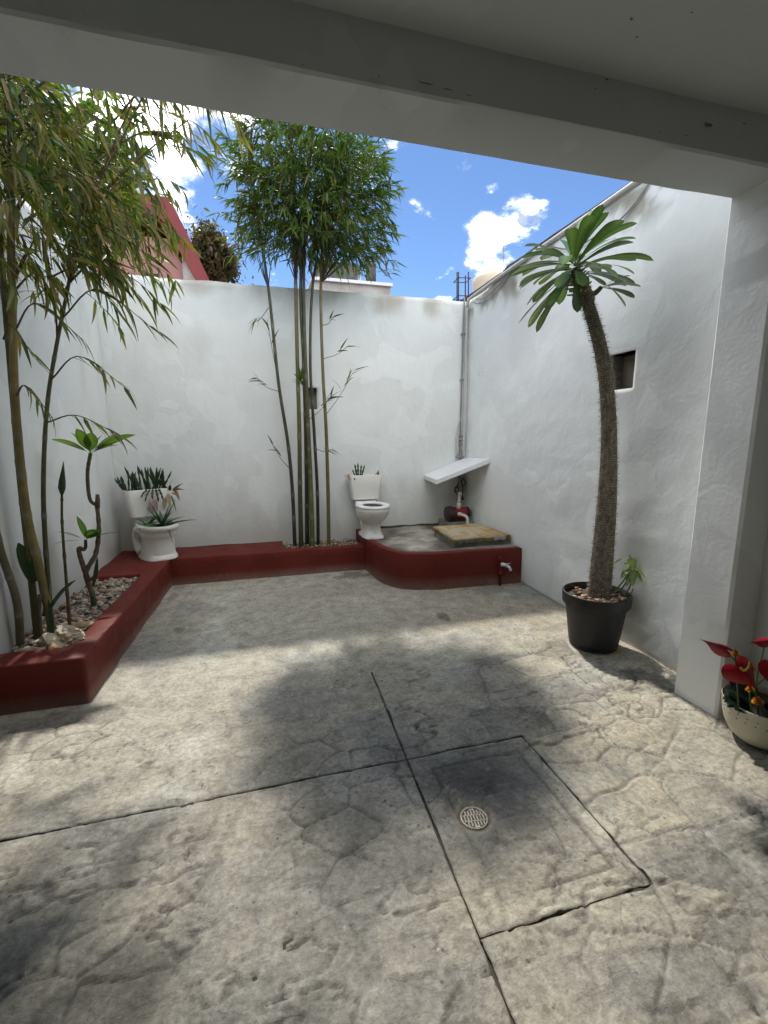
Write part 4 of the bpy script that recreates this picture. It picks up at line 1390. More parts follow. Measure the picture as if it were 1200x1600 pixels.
def emit_leaves(leaves, variants, meshes, parent, name='leaf', stuffname='foliage', nparts=300):
    """leaves: (pos, dir, length, roll, variant)"""
    vis = [l for l in leaves if in_view(l[0])]
    rest = [l for l in leaves if not in_view(l[0])]
    vis.sort(key=lambda l: -l[2] / dist_cam(l[0]))
    og = origin(parent)
    for (p, d, L, roll, k) in vis[:nparts]:
        o = bpy.data.objects.new(name, meshes[k]); col.objects.link(o); o.parent = parent
        o.location = Vector(p) - og; o.rotation_euler = leaf_matrix(d, roll).to_euler(); o.scale = (L, L, L)
    todo = vis[nparts:] + rest
    if not todo: return
    V = []; F = []; C = []; b = 0
    base = [(np.array(m.v), m.f, np.array(m.c)) for m in variants]
    for (p, d, L, roll, k) in todo:
        mv, mf, mc = base[k]
        R = np.array(leaf_matrix(d, roll))
        V.append(mv @ R.T * L + np.array(p)); C.append(mc)
        F.extend([tuple(i + b for i in f) for f in mf]); b += len(mv)
    o = grid_obj(stuffname, M['leaf'], np.concatenate(V), F, np.concatenate(C), parent)
    o['kind'] = 'stuff'


def culm(parent, pts, r0, r1, c0, c1, node=0.26, seed=1, n=90):
    """bamboo cane with swollen pale-ringed nodes"""
    P = spline(pts, n); rads = []; cols_ = []
    s = 0; last = None; rr2 = random.Random(seed); off = rr2.uniform(0, node)
    for i, p in enumerate(P):
        if last is not None: s += (p - last).length
        last = p
        t = i / (n - 1)
        ph = ((s + off) % node) / node
        dn = min(ph, 1 - ph) * node
        bump_ = math.exp(-(dn / 0.011) ** 2)
        rads.append((r0 * (1 - t) + r1 * t) * (1 + 0.16 * bump_))
        k = rr2.uniform(.85, 1.1) * (0.72 + 0.4 * float(vnoise(np.array([s * 3.0]), np.array([seed * 3.1]), seed)[0]))
        c = [(a * (1 - t) + b * t) * k for a, b in zip(c0, c1)]
        c = [x * (1 - .35 * bump_) + .30 * .35 * bump_ for x in c]
        cols_.append(tuple(c))
    m = MB(); m.tube(P, rads, 12, colors=cols_)
    m.build('culm', M['culm'], parent, smooth=True)
    return P


def spray(leaves, twigs, pos, d, L, nleaf, size, r, nvar, droop=0.5, wander=0.6):
    """a thin twig carrying a fan of leaves"""
    p = Vector(pos); d = Vector(d).normalized(); n = 5; pts = [p.copy()]
    for i in range(n):
        d = (d + Vector((r.uniform(-.1, .1), r.uniform(-.1, .1), -droop / n))).normalized()
        p = p + d * L / n; pts.append(p.copy())
    twigs.tube(pts, [0.0028 - 0.0003 * i for i in range(n + 1)], 4, cap=False, color=None) if False else twigs.tube(pts, [0.003 - 0.0004 * i for i in range(n + 1)], 3, cap=False)
    for k in range(nleaf):
        t = 0.25 + 0.75 * (k + r.random() * .6) / nleaf
        q = pts[min(int(t * n), n)]
        ax = Vector((r.gauss(0, 1), r.gauss(0, 1), r.gauss(0, 1)))
        dd = (d + ax * wander * .45 + Vector((0, 0, -droop * r.uniform(.2, 1.0)))).normalized()
        leaves.append((q, dd, size * r.uniform(.65, 1.2), r.uniform(-.9, .9), r.randrange(nvar)))


# ---- bamboo before the back wall
rb = random.Random(21)
gv = leaf_variants(GREENS, rb); gm = [m.mesh('leaf', M['leaf'], smooth=True) for m in gv]
ov = leaf_variants(OLIVES, rb); om = [m.mesh('leaf', M['leaf'], smooth=True) for m in ov]
bam = thing('bamboo_clump', 'tall bamboo with a dense round dark green crown in front of the back wall', 'bamboo', (0.52, 5.26, 0.25), 'bamboo clumps in the red bed')
YEL, GRN, DRK = (0.17, 0.135, 0.032), (0.10, 0.115, 0.03), (0.022, 0.024, 0.016)
cul = []
for i, (pts, r0, r1, c0, c1) in enumerate([
    ([(0.36, 5.24, 0.22), (0.355, 5.22, 0.9), (0.325, 5.21, 1.45), (0.25, 5.20, 2.1), (0.19, 5.18, 3.0), (0.10, 5.15, 3.8), (0.04, 5.10, 4.3)], .022, .012, DRK, (0.09, 0.085, 0.03)),
    ([(0.43, 5.22, 0.22), (0.44, 5.22, 0.9), (0.455, 5.20, 1.6), (0.46, 5.2, 2.3), (0.47, 5.19, 3.1), (0.48, 5.15, 3.9), (0.46, 5.05, 4.6)], .027, .014, (0.04, 0.042, 0.02), YEL),
    ([(0.505, 5.27, 0.22), (0.52, 5.26, 0.9), (0.53, 5.24, 1.6), (0.53, 5.22, 2.3), (0.525, 5.21, 3.1), (0.60, 5.2, 3.9), (0.7, 5.1, 4.6)], .026, .013, DRK, (0.12, 0.10, 0.032)),
    ([(0.555, 5.19, 0.22), (0.56, 5.18, 0.75), (0.555, 5.18, 1.4), (0.55, 5.18, 2.0), (0.55, 5.18, 2.9), (0.6, 5.2, 4.1)], .030, .012, GRN, (0.05, 0.045, 0.022)),
    ([(0.635, 5.27, 0.22), (0.64, 5.24, 0.9), (0.62, 5.22, 1.6), (0.60, 5.20, 2.3), (0.65, 5.2, 3.1), (0.80, 5.2, 3.8), (0.95, 5.12, 4.4)], .020, .011, DRK, (0.07, 0.065, 0.026)),
    ([(0.75, 5.20, 0.22), (0.755, 5.18, 0.9), (0.75, 5.17, 1.6), (0.73, 5.17, 2.3), (0.735, 5.17, 3.1), (0.8, 5.15, 3.8), (1.0, 5.05, 4.4)], .022, .012, (0.12, 0.105, 0.03), YEL)]):
    cul.append(culm(bam, pts, r0, r1, c0, c1, seed=30 + i))
leaves = []; tw = MB(); tw.cur = (0.5, 0.45, 0.3)
rc = random.Random(77)
ctr = Vector((0.66, 5.08, 3.96)); rad = Vector((0.84, 0.62, 0.82))
cnt = 0
while cnt < 1350:
    v = Vector((rc.gauss(0, 1), rc.gauss(0, 1), rc.gauss(0, 1))).normalized() * (rc.random() ** 0.42)
    az = math.atan2(v.y, v.x)
    lump = 0.84 + 0.30 * float(vnoise(np.array([az * 1.6 + 5]), np.array([v.z * 3.0]), 9)[0])
    hz = math.sqrt(v.x * v.x + v.y * v.y) + 1e-6; top = max(abs(v.z), hz)
    sq = 0.55 + 0.45 * math.sqrt(v.x * v.x + v.y * v.y + v.z * v.z) / top   # squarer than a ball: the crown hangs low at its sides
    p = ctr + Vector((v.x * rad.x * lump, v.y * rad.y * lump, v.z * rad.z * lump)) * sq
    if p.z < 3.36 + .12 * rc.random(): continue
    if p.y > 6.0: continue
    out = Vector((v.x, v.y, v.z * .5 + .15))
    if out.length < .05: continue
    d = (out.normalized() + Vector((rc.uniform(-.4, .4), rc.uniform(-.4, .4), rc.uniform(-.3, .5)))).normalized()
    spray(leaves, tw, p - d * .08, d, rc.uniform(.08, .20), rc.randrange(5, 9), 0.138, rc, len(gv), droop=0.45, wander=1.25)
    if cnt % 5 == 0:   # branch back to a culm
        c_ = min((q for P in cul for q in P[::6]), key=lambda q: (q - (p - Vector((0, 0, .3)))).length)
        tw.tube(spline([c_, c_.lerp(p, .5) + Vector((0, 0, .06)), p - d * .12], 5), [0.006, .0055, .005, .004, .003], 4, cap=False)
    cnt += 1
for (c_, r_, n_) in (((1.22, 5.05, 3.50), (.26, .3, .16), 60), ((0.12, 5.08, 3.55), (.28, .3, .22), 55), ((0.72, 5.05, 3.42), (.4, .3, .12), 40), ((1.32, 5.05, 3.95), (.2, .3, .2), 26)):
    for k in range(n_):
        p = Vector(c_) + Vector((rc.gauss(0, .6) * r_[0], rc.gauss(0, .6) * r_[1], rc.gauss(0, .6) * r_[2]))
        d = Vector((p.x - .66, (p.y - 5.1) * .6 + rc.uniform(-.4, .4), rc.uniform(-.25, .45))).normalized()
        spray(leaves, tw, p - d * .12, d, rc.uniform(.14, .28), rc.randrange(4, 7), 0.135, rc, len(gv), droop=.5, wander=1.1)
# thin low side twigs against the wall
for (a, b, n_) in (((0.245, 5.19, 2.0), (0.03, 5.15, 2.12), 5), ((0.75, 5.16, 1.75), (1.08, 5.15, 2.24), 4), ((0.56, 5.15, 1.70), (0.80, 5.1, 1.95), 7), ((0.56, 5.12, 1.95), (0.48, 5.1, 2.12), 7),
                   ((0.345, 5.19, 1.15), (0.16, 5.17, 1.42), 2), ((0.73, 5.16, 2.35), (1.02, 5.12, 2.50), 3), ((0.63, 5.2, 1.38), (0.8, 5.17, 1.37), 2), ((0.235, 5.19, 2.2), (0.16, 5.15, 2.72), 3),
                   ((0.18, 5.18, 2.85), (0.02, 5.12, 2.68), 4), ((0.735, 5.16, 2.7), (0.85, 5.1, 2.78), 3)):
    a, b = Vector(a), Vector(b)
    mid = a.lerp(b, .55) + Vector((0, 0, -.03))
    tw.tube(spline([a, mid, b], 8), [.0045 - .0003 * i for i in range(8)], 4, cap=False)
    n_ = int(n_ * 1.7)
    for k in range(n_):
        t = .55 + .45 * k / max(n_ - 1, 1)
        q = a.lerp(b, t)
        leaves.append((q, ((b - a).normalized() + Vector((rc.uniform(-.7, .7), rc.uniform(-.5, .2), rc.uniform(-.7, .2)))).normalized(), rc.uniform(.12, .19), rc.uniform(-.8, .8), rc.randrange(len(gv))))
tw.build('twigs', M['bark'], bam)['kind'] = 'stuff'
emit_leaves(leaves, gv, gm, bam)

# ---- bamboo at the left wall
bl = thing('bamboo_clump', 'yellow stemmed bamboo with drooping olive leaves at the left wall', 'bamboo', (-1.38, 3.2, 0.25), 'bamboo clumps in the red bed')
cul = []
for i, (pts, r0, r1, c0, c1) in enumerate([
    ([(-1.315, 3.20, 0.22), (-1.345, 3.19, 0.75), (-1.365, 3.18, 1.1), (-1.345, 3.17, 1.67), (-1.295, 3.16, 2.2), (-1.225, 3.15, 2.85), (-1.14, 3.12, 3.45), (-1.0, 3.0, 4.3)], .024, .016, (0.15, 0.13, 0.035), (0.19, 0.125, 0.035)),
    ([(-1.425, 3.24, 0.22), (-1.41, 3.24, 0.8), (-1.395, 3.23, 1.3), (-1.37, 3.22, 1.8), (-1.34, 3.22, 2.5), (-1.3, 3.2, 3.4)], .021, .014, (0.085, 0.095, 0.03), (0.10, 0.09, 0.035)),
    ([(-1.46, 3.10, 0.22), (-1.435, 3.08, 0.55), (-1.475, 3.06, 0.95), (-1.47, 3.05, 1.5), (-1.44, 3.05, 2.0), (-1.40, 3.02, 2.8)], .022, .017, (0.09, 0.085, 0.04), (0.10, 0.07, 0.045)),
    ([(-1.35, 3.26, 0.22), (-1.315, 3.25, 0.9), (-1.275, 3.24, 1.3), (-1.20, 3.22, 1.72), (-1.11, 3.20, 2.05), (-0.99, 3.18, 2.45), (-0.87, 3.15, 2.9)], .015, .008, (0.05, 0.055, 0.02), (0.11, 0.11, 0.04))]):
    cul.append(culm(bl, pts, r0, r1, c0, c1, node=.24, seed=50 + i))
leaves = []; tw = MB(); tw.cur = (0.7, 0.55, 0.35)
rl2 = random.Random(123)
# leaf masses: centre, radii, sprays
for (c, r_, n_, dirv) in (((-1.12, 3.15, 2.98), (.34, .50, .40), 130, (.5, -.2, .1)), ((-1.22, 3.1, 3.35), (.35, .5, .35), 100, (.3, -.2, .2)), ((-0.80, 3.15, 2.98), (.26, .40, .24), 36, (.8, -.1, -.1)),
                          ((-0.80, 3.2, 2.62), (.22, .35, .16), 34, (.8, -.2, -.35)), ((-1.15, 3.15, 2.55), (.22, .4, .20), 26, (.4, -.2, -.4)), ((-0.55, 3.15, 3.38), (.34, .35, .16), 22, (.9, 0, -.1)), ((-0.28, 3.15, 3.44), (.22, .3, .12), 13, (.9, 0, -.3)),
                          ((-0.55, 3.0, 2.72), (.12, .25, .12), 12, (.9, -.1, -.4)), ((-1.0, 3.0, 4.0), (.6, .7, .3), 60, (.4, -.3, .2)), ((-0.4, 2.9, 3.8), (.4, .5, .2), 20, (.8, 0, 0)), ((-1.3, 2.75, 3.0), (.2, .25, .4), 30, (.2, -.3, -.2))):
    for k in range(n_):
        v = Vector((rl2.gauss(0, .55), rl2.gauss(0, .55), rl2.gauss(0, .55)))
        p = Vector(c) + Vector((v.x * r_[0], v.y * r_[1], v.z * r_[2])) * 1.15
        d = (Vector(dirv) + Vector((rl2.uniform(-.6, .6), rl2.uniform(-.7, .7), rl2.uniform(-.4, .4)))).normalized()
        spray(leaves, tw, p - d * .1, d, rl2.uniform(.16, .34), rl2.randrange(5, 9), 0.155, rl2, len(ov), droop=0.75, wander=0.95)
        if k % 7 == 0:
            c_ = min((q for P in cul for q in P[::6]), key=lambda q: (q - (p - Vector((.1, 0, .2)))).length)
            if (c_ - p).length < 1.2:
                tw.tube(spline([c_, c_.lerp(p, .5) + Vector((0, 0, .08)), p - d * .1], 6), [0.006, .006, .005, .004, .0035, .003], 4, cap=False)
# single drooping side branches
for (a, m_, b, n_, s_) in (((-1.06, 3.19, 2.2), (-0.85, 3.15, 2.36), (-0.56, 3.1, 2.14), 12, .17), ((-1.16, 3.2, 1.85), (-0.98, 3.15, 1.98), (-0.72, 3.1, 1.78), 10, .15), ((-1.21, 3.2, 1.60), (-1.03, 3.15, 1.64), (-0.80, 3.1, 1.52), 11, .14),
                           ((-1.33, 3.16, 1.75), (-1.25, 3.1, 1.80), (-1.12, 3.05, 1.62), 12, .12), ((-1.3, 3.16, 2.1), (-1.15, 3.1, 2.25), (-0.92, 3.05, 2.05), 9, .16), ((-0.95, 3.18, 2.5), (-0.78, 3.15, 2.52), (-0.62, 3.1, 2.3), 12, .18),
                           ((-1.28, 3.1, 2.3), (-1.2, 2.9, 2.42), (-1.1, 2.75, 2.2), 9, .17), ((-1.1, 3.15, 2.4), (-.9, 3.1, 2.45), (-.72, 3.0, 2.2), 10, .18), ((-1.33, 3.1, 2.05), (-1.22, 2.95, 2.1), (-1.1, 2.85, 1.92), 8, .15),
                           ((-0.8, 3.1, 3.0), (-.5, 3.1, 3.2), (-.2, 3.1, 3.1), 10, .18), ((-0.7, 3.1, 3.2), (-.4, 3.1, 3.5), (-.08, 3.1, 3.38), 10, .18), ((-.75, 3.1, 2.85), (-.6, 3.1, 2.95), (-.42, 3.1, 2.72), 10, .18)):
    S_ = spline([a, m_, b], 12)
    tw.tube(S_, [.006 - .0004 * i for i in range(12)], 4, cap=False)
    for k in range(n_):
        t = .4 + .6 * k / (n_ - 1)
        i = min(int(t * 11), 10); q = S_[i].lerp(S_[i + 1], t * 11 - i)
        dd = (S_[i + 1] - S_[i]).normalized() + Vector((rl2.uniform(-.5, .5), rl2.uniform(-.5, .5), rl2.uniform(-1.0, 0)))
        leaves.append((q, dd.normalized(), s_ * rl2.uniform(.7, 1.15), rl2.uniform(-.8, .8), rl2.randrange(len(ov))))
tw.build('twigs', M['bark'], bl)['kind'] = 'stuff'
emit_leaves(leaves, ov, om, bl)
# knotted cloth-like dark husk on the left cane
mb = MB(); mb.tube(spline([(-1.44, 3.03, 2.13), (-1.42, 3.02, 2.2), (-1.425, 3.02, 2.28), (-1.40, 3.02, 2.36)], 14), [.03, .04, .048, .05, .048, .05, .045, .048, .04, .045, .038, .03, .028, .02], 10, colors=[(.6, .5, .45)] * 14, radial=lambda i, k: 1 + .18 * math.sin(i * 2.1 + k * 1.7))
mb.build('dry_sheath', M['bark'], bl, smooth=True)

# ---- young shoot with a pointed bud
sh = thing('bamboo_shoot', 'thin brown shoot with one pointed green bud between bamboo and frangipani', 'shoot', (-1.29, 3.36, 0.25))
mb = MB(); Ps = spline([(-1.285, 3.36, 0.22), (-1.27, 3.36, 0.6), (-1.255, 3.36, 0.95), (-1.235, 3.36, 1.16)], 40)
mb.tube(Ps, [.011 - .004 * i / 39 + (.0025 if i % 9 == 0 else 0) for i in range(40)], 8, colors=[(0.75, 0.5, 0.3) if i < 9 else (0.5, 0.5, 0.28) for i in range(40)])
mb.build('stem', M['bark'], sh, smooth=True)
mb = MB(); mb.tube([(-1.236, 3.36, 1.15), (-1.232, 3.36, 1.19), (-1.225, 3.36, 1.235), (-1.214, 3.36, 1.30), (-1.205, 3.36, 1.36)], [.010, .022, .020, .010, .002], 8, colors=[(.03, .05, .02)] * 5)
mb.build('bud', M['fleshy'], sh, smooth=True)

# ---- frangipani
fr = thing('frangipani', 'young frangipani with two bare stems ending in bright green leaf rosettes, in the pebble bed', 'shrub', (-1.245, 3.72, 0.25))
mb = MB(); Ps = spline([(-1.245, 3.72, 0.24), (-1.25, 3.72, 0.36), (-1.275, 3.72, 0.52), (-1.20, 3.73, 0.66), (-1.165, 3.74, 0.85), (-1.16, 3.74, 1.05)], 40)
mb.tube(Ps, [.020 - .007 * i / 39 + .0012 * (i % 3 == 0) + .0015 * math.sin(i * 1.9) for i in range(40)], 10, colors=[(.30, .62, .14) if i < 7 else (.85, .80, .70) for i in range(40)]); mb.build('stem', M['bark'], fr, smooth=True)
mb = MB(); Ps = spline([(-1.165, 3.74, 1.02), (-1.20, 3.74, 1.06), (-1.205, 3.74, 1.16), (-1.195, 3.74, 1.28), (-1.165, 3.74, 1.40)], 26)
mb.tube(Ps, [.012 + .0012 * (i % 2) for i in range(26)], 10, colors=[(.7, .66, .58)] * 26); mb.tube([(-1.16, 3.74, 1.0), (-1.152, 3.74, 1.06), (-1.15, 3.74, 1.10)], [.017, .016, .012], 9, colors=[(.7, .62, .5)] * 3); mb.build('upper_stem', M['bark'], fr, smooth=True)
mb = MB(); Ps = spline([(-1.265, 3.72, 0.46), (-1.285, 3.71, 0.58), (-1.30, 3.71, 0.68), (-1.295, 3.71, .715), (-1.27, 3.71, .70), (-1.255, 3.71, .72), (-1.25, 3.71, .77)], 26)
mb.tube(Ps, [.018 - .008 * i / 25 + .0012 * (i % 2) for i in range(26)], 10, colors=[(.75, .66, .58)] * 20 + [(.3, .5, .15)] * 6); mb.build('side_stem', M['bark'], fr, smooth=True)


def oval(t): return max(0.0, math.sin(math.pi * (t ** 0.85)) ** 0.8 if 0 < t < 1 else 0.02)


def frleaf(c, az, el, L, w, col0, droop=.45, roll=0):
    roll = random.uniform(-.6, .6)
    m = MB()
    d = Vector((math.cos(az) * math.cos(el), math.sin(az) * math.cos(el), math.sin(el)))
    blade(m, c, d, L, w, droop, roll, .18, col0, tuple(x * 1.15 for x in col0), prof=lambda t: max(.05, math.sin(math.pi * min(1, max(0, (t - .12) / .88)) ** .9) ** .8) if t < 1 else 0.0, segs=9, mid=tuple(x * 1.8 for x in col0))
    m.build('leaf', M['thinleaf'], fr, smooth=True)


for az, el, L, w in ((3.3, .50, .25, .075), (2.7, .85, .21, .07), (4.4, 1.0, .21, .085), (5.2, 1.0, .18, .09), (5.9, .6, .26, .09), (.2, .5, .33, .085), (-.25, .35, .23, .07), (1.2, .8, .2, .07), (2.0, .8, .2, .07), (.7, .65, .25, .08)):
    frleaf((-1.165, 3.74, 1.40), az, el + .08, L, w, random.choice([(0.055, 0.100, 0.020), (0.075, 0.125, 0.024), (0.04, 0.08, 0.02)]))
for az, el, L, w in ((3.2, .1, .21, .045), (3.0, .5, .22, .05), (4.6, 1.25, .21, .085), (5.6, .65, .19, .085), (.1, .35, .24, .045), (-.5, .6, .17, .07)):
    frleaf((-1.25, 3.71, .77), az, el, L, w, random.choice([(0.035, 0.078, 0.022), (0.045, 0.095, 0.025)]))
m = MB(); blade(m, (-1.235, 3.70, .42), (.25, -.1, 1), .24, .05, .1, 0.6, .3, (.035, .075, .02), segs=7); m.build('leaf', M['fleshy'], fr, smooth=True)

# ---- dark paddle leaves by the left bamboo
pd = thing('paddle_plant', 'dark green paddle shaped succulent leaves among the bamboo feet at the left wall', 'succulent', (-1.38, 3.08, 0.25))
for (b, d, L, w, dr) in (((-1.275, 3.05, .25), (.05, 0, 1), .30, .05, .0), ((-1.265, 3.05, .48), (.55, .0, .8), .24, .055, .5), ((-1.39, 3.22, .62), (-.25, 0, 1), .26, .085, -.2), ((-1.36, 3.20, .40), (.2, 0, .9), .22, .05, 0.1)):
    m = MB(); blade(m, b, d, L, w, dr, .5, .25, (.022, .05, .018), (.03, .065, .02), prof=lambda t: max(.2, math.sin(math.pi * min(1, .15 + t * .85)) ** .5) if t < 1 else .1, segs=7, thick=.01)
    m.build('leaf', M['fleshy'], pd, smooth=True)
mb = MB(); mb.tube(spline([(-1.36, 3.15, .22), (-1.365, 3.16, .4), (-1.35, 3.17, .55)], 12), .012, 7, colors=[(.6, .55, .5)] * 12); mb.build('stem', M['bark'], pd, smooth=True)

# ---- aloe in the corner toilet bowl
al = thing('aloe', 'spiky green aloe spilling over the rim of the corner toilet bowl', 'aloe', X2((0.06, 0, 0.33)))
ra = random.Random(9)


def aloeleaf(c, d, L, w, dr, tone):
    m = MB(); blade(m, c, d, L, w, dr, ra.uniform(-.3, .3), .55, tone, tuple(x * 1.25 for x in tone), prof=lambda t: max(0.0, (1 - t) ** .7 * (0.8 + .5 * min(1, t * 4))) if t < 1 else 0.0, segs=8, thick=w * .28)
    m.build('leaf', M['fleshy'], al, smooth=True)


AC = X2((0.10, 0.03, 0.335)); AC2 = X2((0.04, -0.09, 0.335))
for k in range(13):
    az = k * 2.4; el = (1.25, .95, .6, .35)[k % 4]
    aloeleaf(AC, (math.cos(az) * math.cos(el), math.sin(az) * math.cos(el), math.sin(el)), ra.uniform(.2, .32), .036, .35 if el > .5 else .5, (.05, .105, .055))
aloeleaf(AC, (1, -.1, .28), .36, .035, .32, (.06, .12, .055)); aloeleaf(AC, (.35, -.75, .15), .36, .035, 1.5, (.07, .125, .05)); aloeleaf(AC, (.45, .1, .9), .30, .04, .1, (.05, .10, .055)); aloeleaf(AC, (-.75, -.6, .15), .34, .03, .5, (.06, .11, .05))
for k in range(7):
    az = k * .95; el = (.9, .4)[k % 2]
    aloeleaf(AC2, (math.cos(az) * math.cos(el), math.sin(az) * math.cos(el), math.sin(el)), ra.uniform(.14, .22), .03, .6, (.075, .14, .05))

# ---- finger cactus in the corner tank
def finger(m, base, d, L, r, tone, curve=.25):
    d = Vector(d).normalized(); p = Vector(base); pts = []; n = 8
    for i in range(n + 1):
        pts.append(p.copy()); d = (d + Vector((0, 0, curve / n))).normalized(); p = p + d * L / n
    m.tube(pts, [r * (.75 + .25 * math.sin(i * 2.2)) * (1 if i < n - 1 else (.75 if i == n - 1 else .3)) for i in range(n + 1)], 8, colors=[tone] * (n + 1), radial=lambda i, k: 1.0 if k % 2 else .72)


su = thing('finger_cactus', 'dark green finger cactus crowding the open tank of the corner toilet', 'cactus', X2((-0.22, 0, 0.69)))
rs2 = random.Random(31)
for k in range(40):
    y = rs2.uniform(-.19, .19); x = -.22 + rs2.uniform(-.06, .06)
    tall = .13 + .15 * max(0, math.sin((y + .22) * 7)) * rs2.uniform(.4, 1.1)
    m = MB(); finger(m, X2((x, y, .655)), (rs2.uniform(-.45, .45) + y * 1.2, rs2.uniform(-.4, .2), .9), tall + rs2.uniform(0, .06), rs2.uniform(.011, .016), random.choice([(.018, .04, .018), (.025, .055, .02), (.03, .05, .022)]))
    m.build('stem', M['fleshy'], su, smooth=True)
for k in range(5):
    m = MB(); finger(m, X2((-.12, -.02 + .03 * k, .69)), (.25 * k - .5, -.6, -.2 - .1 * k), rs2.uniform(.10, .16), .013, (.025, .05, .02), -1.2)
    m.build('stem', M['fleshy'], su, smooth=True)
for k in range(4):
    m = MB(); b = X2((-.115, .0 + .022 * k, .60 - .02 * (k % 2)))
    m.tube(spline([b, b + Vector((.005, -.02, -.05)), b + Vector((.0, -.025, -.12))], 8), [.004, .008, .012, .014, .012, .014, .010, .003], 6, colors=[(.42, .29, .24)] * 8)
    m.build('dried_flower', M['petal'], su, smooth=True)
dr = thing('dry_leaf_plant', 'brown and pale withered star shaped leaves hanging at the right of the corner tank', 'dried plant', X2((-.16, .2, .66)))
B_c = X2((-.15, .20, .66))
for (d, L, w, drp, tone, off) in (((.9, -.3, .3), .15, .07, .6, (.34, .15, .07), (.05, -.02, 0)), ((.8, -.2, .7), .15, .045, .3, (.20, .11, .06), (.05, -.02, 0)), ((.4, -.2, .9), .16, .035, .2, (.10, .06, .03), (0, 0, 0)), ((.3, -.3, -.5), .14, .05, .8, (.30, .16, .09), (.07, -.03, .01)),
                                ((-.2, -.3, .6), .13, .04, .5, (.035, .05, .02), (0, 0, 0)), ((.1, -.4, .5), .14, .04, .9, (.04, .06, .02), (.02, 0, 0)), ((.2, -.5, -.9), .16, .06, .3, (.40, .30, .22), (0, -.02, -.03)), ((-.1, -.5, -.9), .18, .06, .2, (.34, .28, .18), (-.02, -.02, -.04)),
                                ((.3, -.4, -1), .20, .05, .1, (.16, .20, .07), (.03, -.02, -.05)), ((.5, -.2, -.2), .13, .04, .5, (.25, .13, .07), (.03, 0, -.02))):
    m = MB(); blade(m, B_c + Vector(off), d, L, w, drp, rs2.uniform(-.6, .6), .3, tone, tuple(x * .8 for x in tone), prof=lambda t: max(0.0, min(1, .3 + t * 3) * (1 - t ** 1.6)), segs=6)
    m.build('leaf', M['thinleaf'], dr, smooth=True)

# ---- cactus and dry leaves in the tank on the platform
ca = thing('finger_cactus', 'small green finger cactus standing in the tank of the toilet on the platform', 'cactus', X1((-.3, -.1, .68)))
for (y, dx, L, r_) in ((-.115, -.5, .09, .011), (-.095, -.2, .15, .014), (-.08, -.02, .16, .014), (-.055, .12, .14, .013), (-.04, .35, .14, .013)):
    m = MB(); finger(m, X1((-.30, y, .665)), (dx, -.05, 1), L, r_, (.03, .075, .028), .3); m.build('stem', M['fleshy'], ca, smooth=True)
for k in range(4):
    b = X1((-.28 + .01 * k, -.19, .69)); m = MB(); blade(m, b, (-.6 + .15 * k, -.2, .1 - .3 * k), .075, .05, .9, .3 * k, .2, (.48, .25, .19), segs=5); m.build('dried_flower', M['petal'], ca, smooth=True)
d2 = thing('dry_leaf_plant', 'few brown dry leaf stubs at the right edge of the platform toilet tank', 'dried plant', X1((-.3, .15, .68)))
for (y, d, L) in ((.11, (.7, 0, .5), .07), (.13, (.5, 0, .8), .065), (.165, (.1, 0, 1), .07), (.15, (.25, 0, 1), .06)):
    m = MB(); blade(m, X1((-.29, y, .665)), d, L, .03, 0, .2, .3, (.13, .075, .05), segs=4, prof=lambda t: max(.25, 1 - t)); m.build('leaf', M['thinleaf'], d2, smooth=True)

# ================================================================== PALM IN POT
pot = thing('plant_pot', 'big black plastic pot holding the spiny palm at the right wall', 'plant pot', (2.29, 2.60, 0))
PC = Vector((2.29, 2.60, 0))
mb = MB()
prof = [(.145, .0), (.152, .004), (.155, .02), (.150, .024), (.1565, .03)]
for i in range(22):
    z = .035 + i * .0125; prof.append((.157 + (z - .035) * .125 + (.0012 if i % 2 else 0), z))
prof += [(.196, .318), (.2125, .320), (.214, .330), (.2165, .392), (.2145, .400), (.207, .402), (.203, .396), (.200, .34), (.198, .30)]
mb.lathe(PC, [(r_ * 1.06, h_) for r_, h_ in prof], 56); mb.build('shell', M['blackpot'], pot, auto=50)
mb = MB(); mb.lathe(PC, [(.209, .352), (.10, .362), (.0, .366)], 30, capb=False); mb.build('soil', M['soil'], pot)
PEBT = []
rt = random.Random(17)
for i in range(10):
    m = MB(); m.add(stone_verts(rt, 1, rt.uniform(.65, .9), rt.uniform(.5, .75)), ICF, [(0.38, 0.19, 0.10), (0.46, 0.30, 0.19), (0.55, 0.48, 0.38), (0.30, 0.17, 0.10), (0.48, 0.38, 0.28)][i % 5]); PEBT.append(m.mesh('pebble', M['pebble'], smooth=True))
cnt = 0
while cnt < 95:
    a = rt.uniform(0, 6.28); q = math.sqrt(rt.uniform(.22, .88)) * .2
    if cnt > 40: a = rt.choice([rt.uniform(3.6, 5.9), rt.uniform(3.0, 6.2)])
    o = bpy.data.objects.new('pebble', PEBT[rt.randrange(10)]); col.objects.link(o); o.parent = pot
    s = rt.uniform(.011, .022)
    o.location = (q * math.cos(a), q * math.sin(a), .366 + rt.uniform(0, .014)); o.rotation_euler = (rt.uniform(-.5, .5), rt.uniform(-.5, .5), rt.uniform(0, 6)); o.scale = (s, s, s)
    cnt += 1

palm = thing('spiny_palm', 'tall pachypodium palm with a leaning spiny trunk and strap leaf crown in the black pot', 'palm', (2.305, 2.60, .36))
TP = spline([(2.312, 2.60, .34), (2.318, 2.60, .62), (2.322, 2.60, .98), (2.312, 2.60, 1.32), (2.282, 2.60, 1.64), (2.205, 2.59, 1.97), (2.075, 2.58, 2.27), (1.915, 2.56, 2.515)], 150)
TR = [(.071 * (1 - t) + .028 * t + .004 * math.sin(t * 9) * (1 - t)) * (1 if t < .97 else .85) for t in [i / 149 for i in range(150)]]


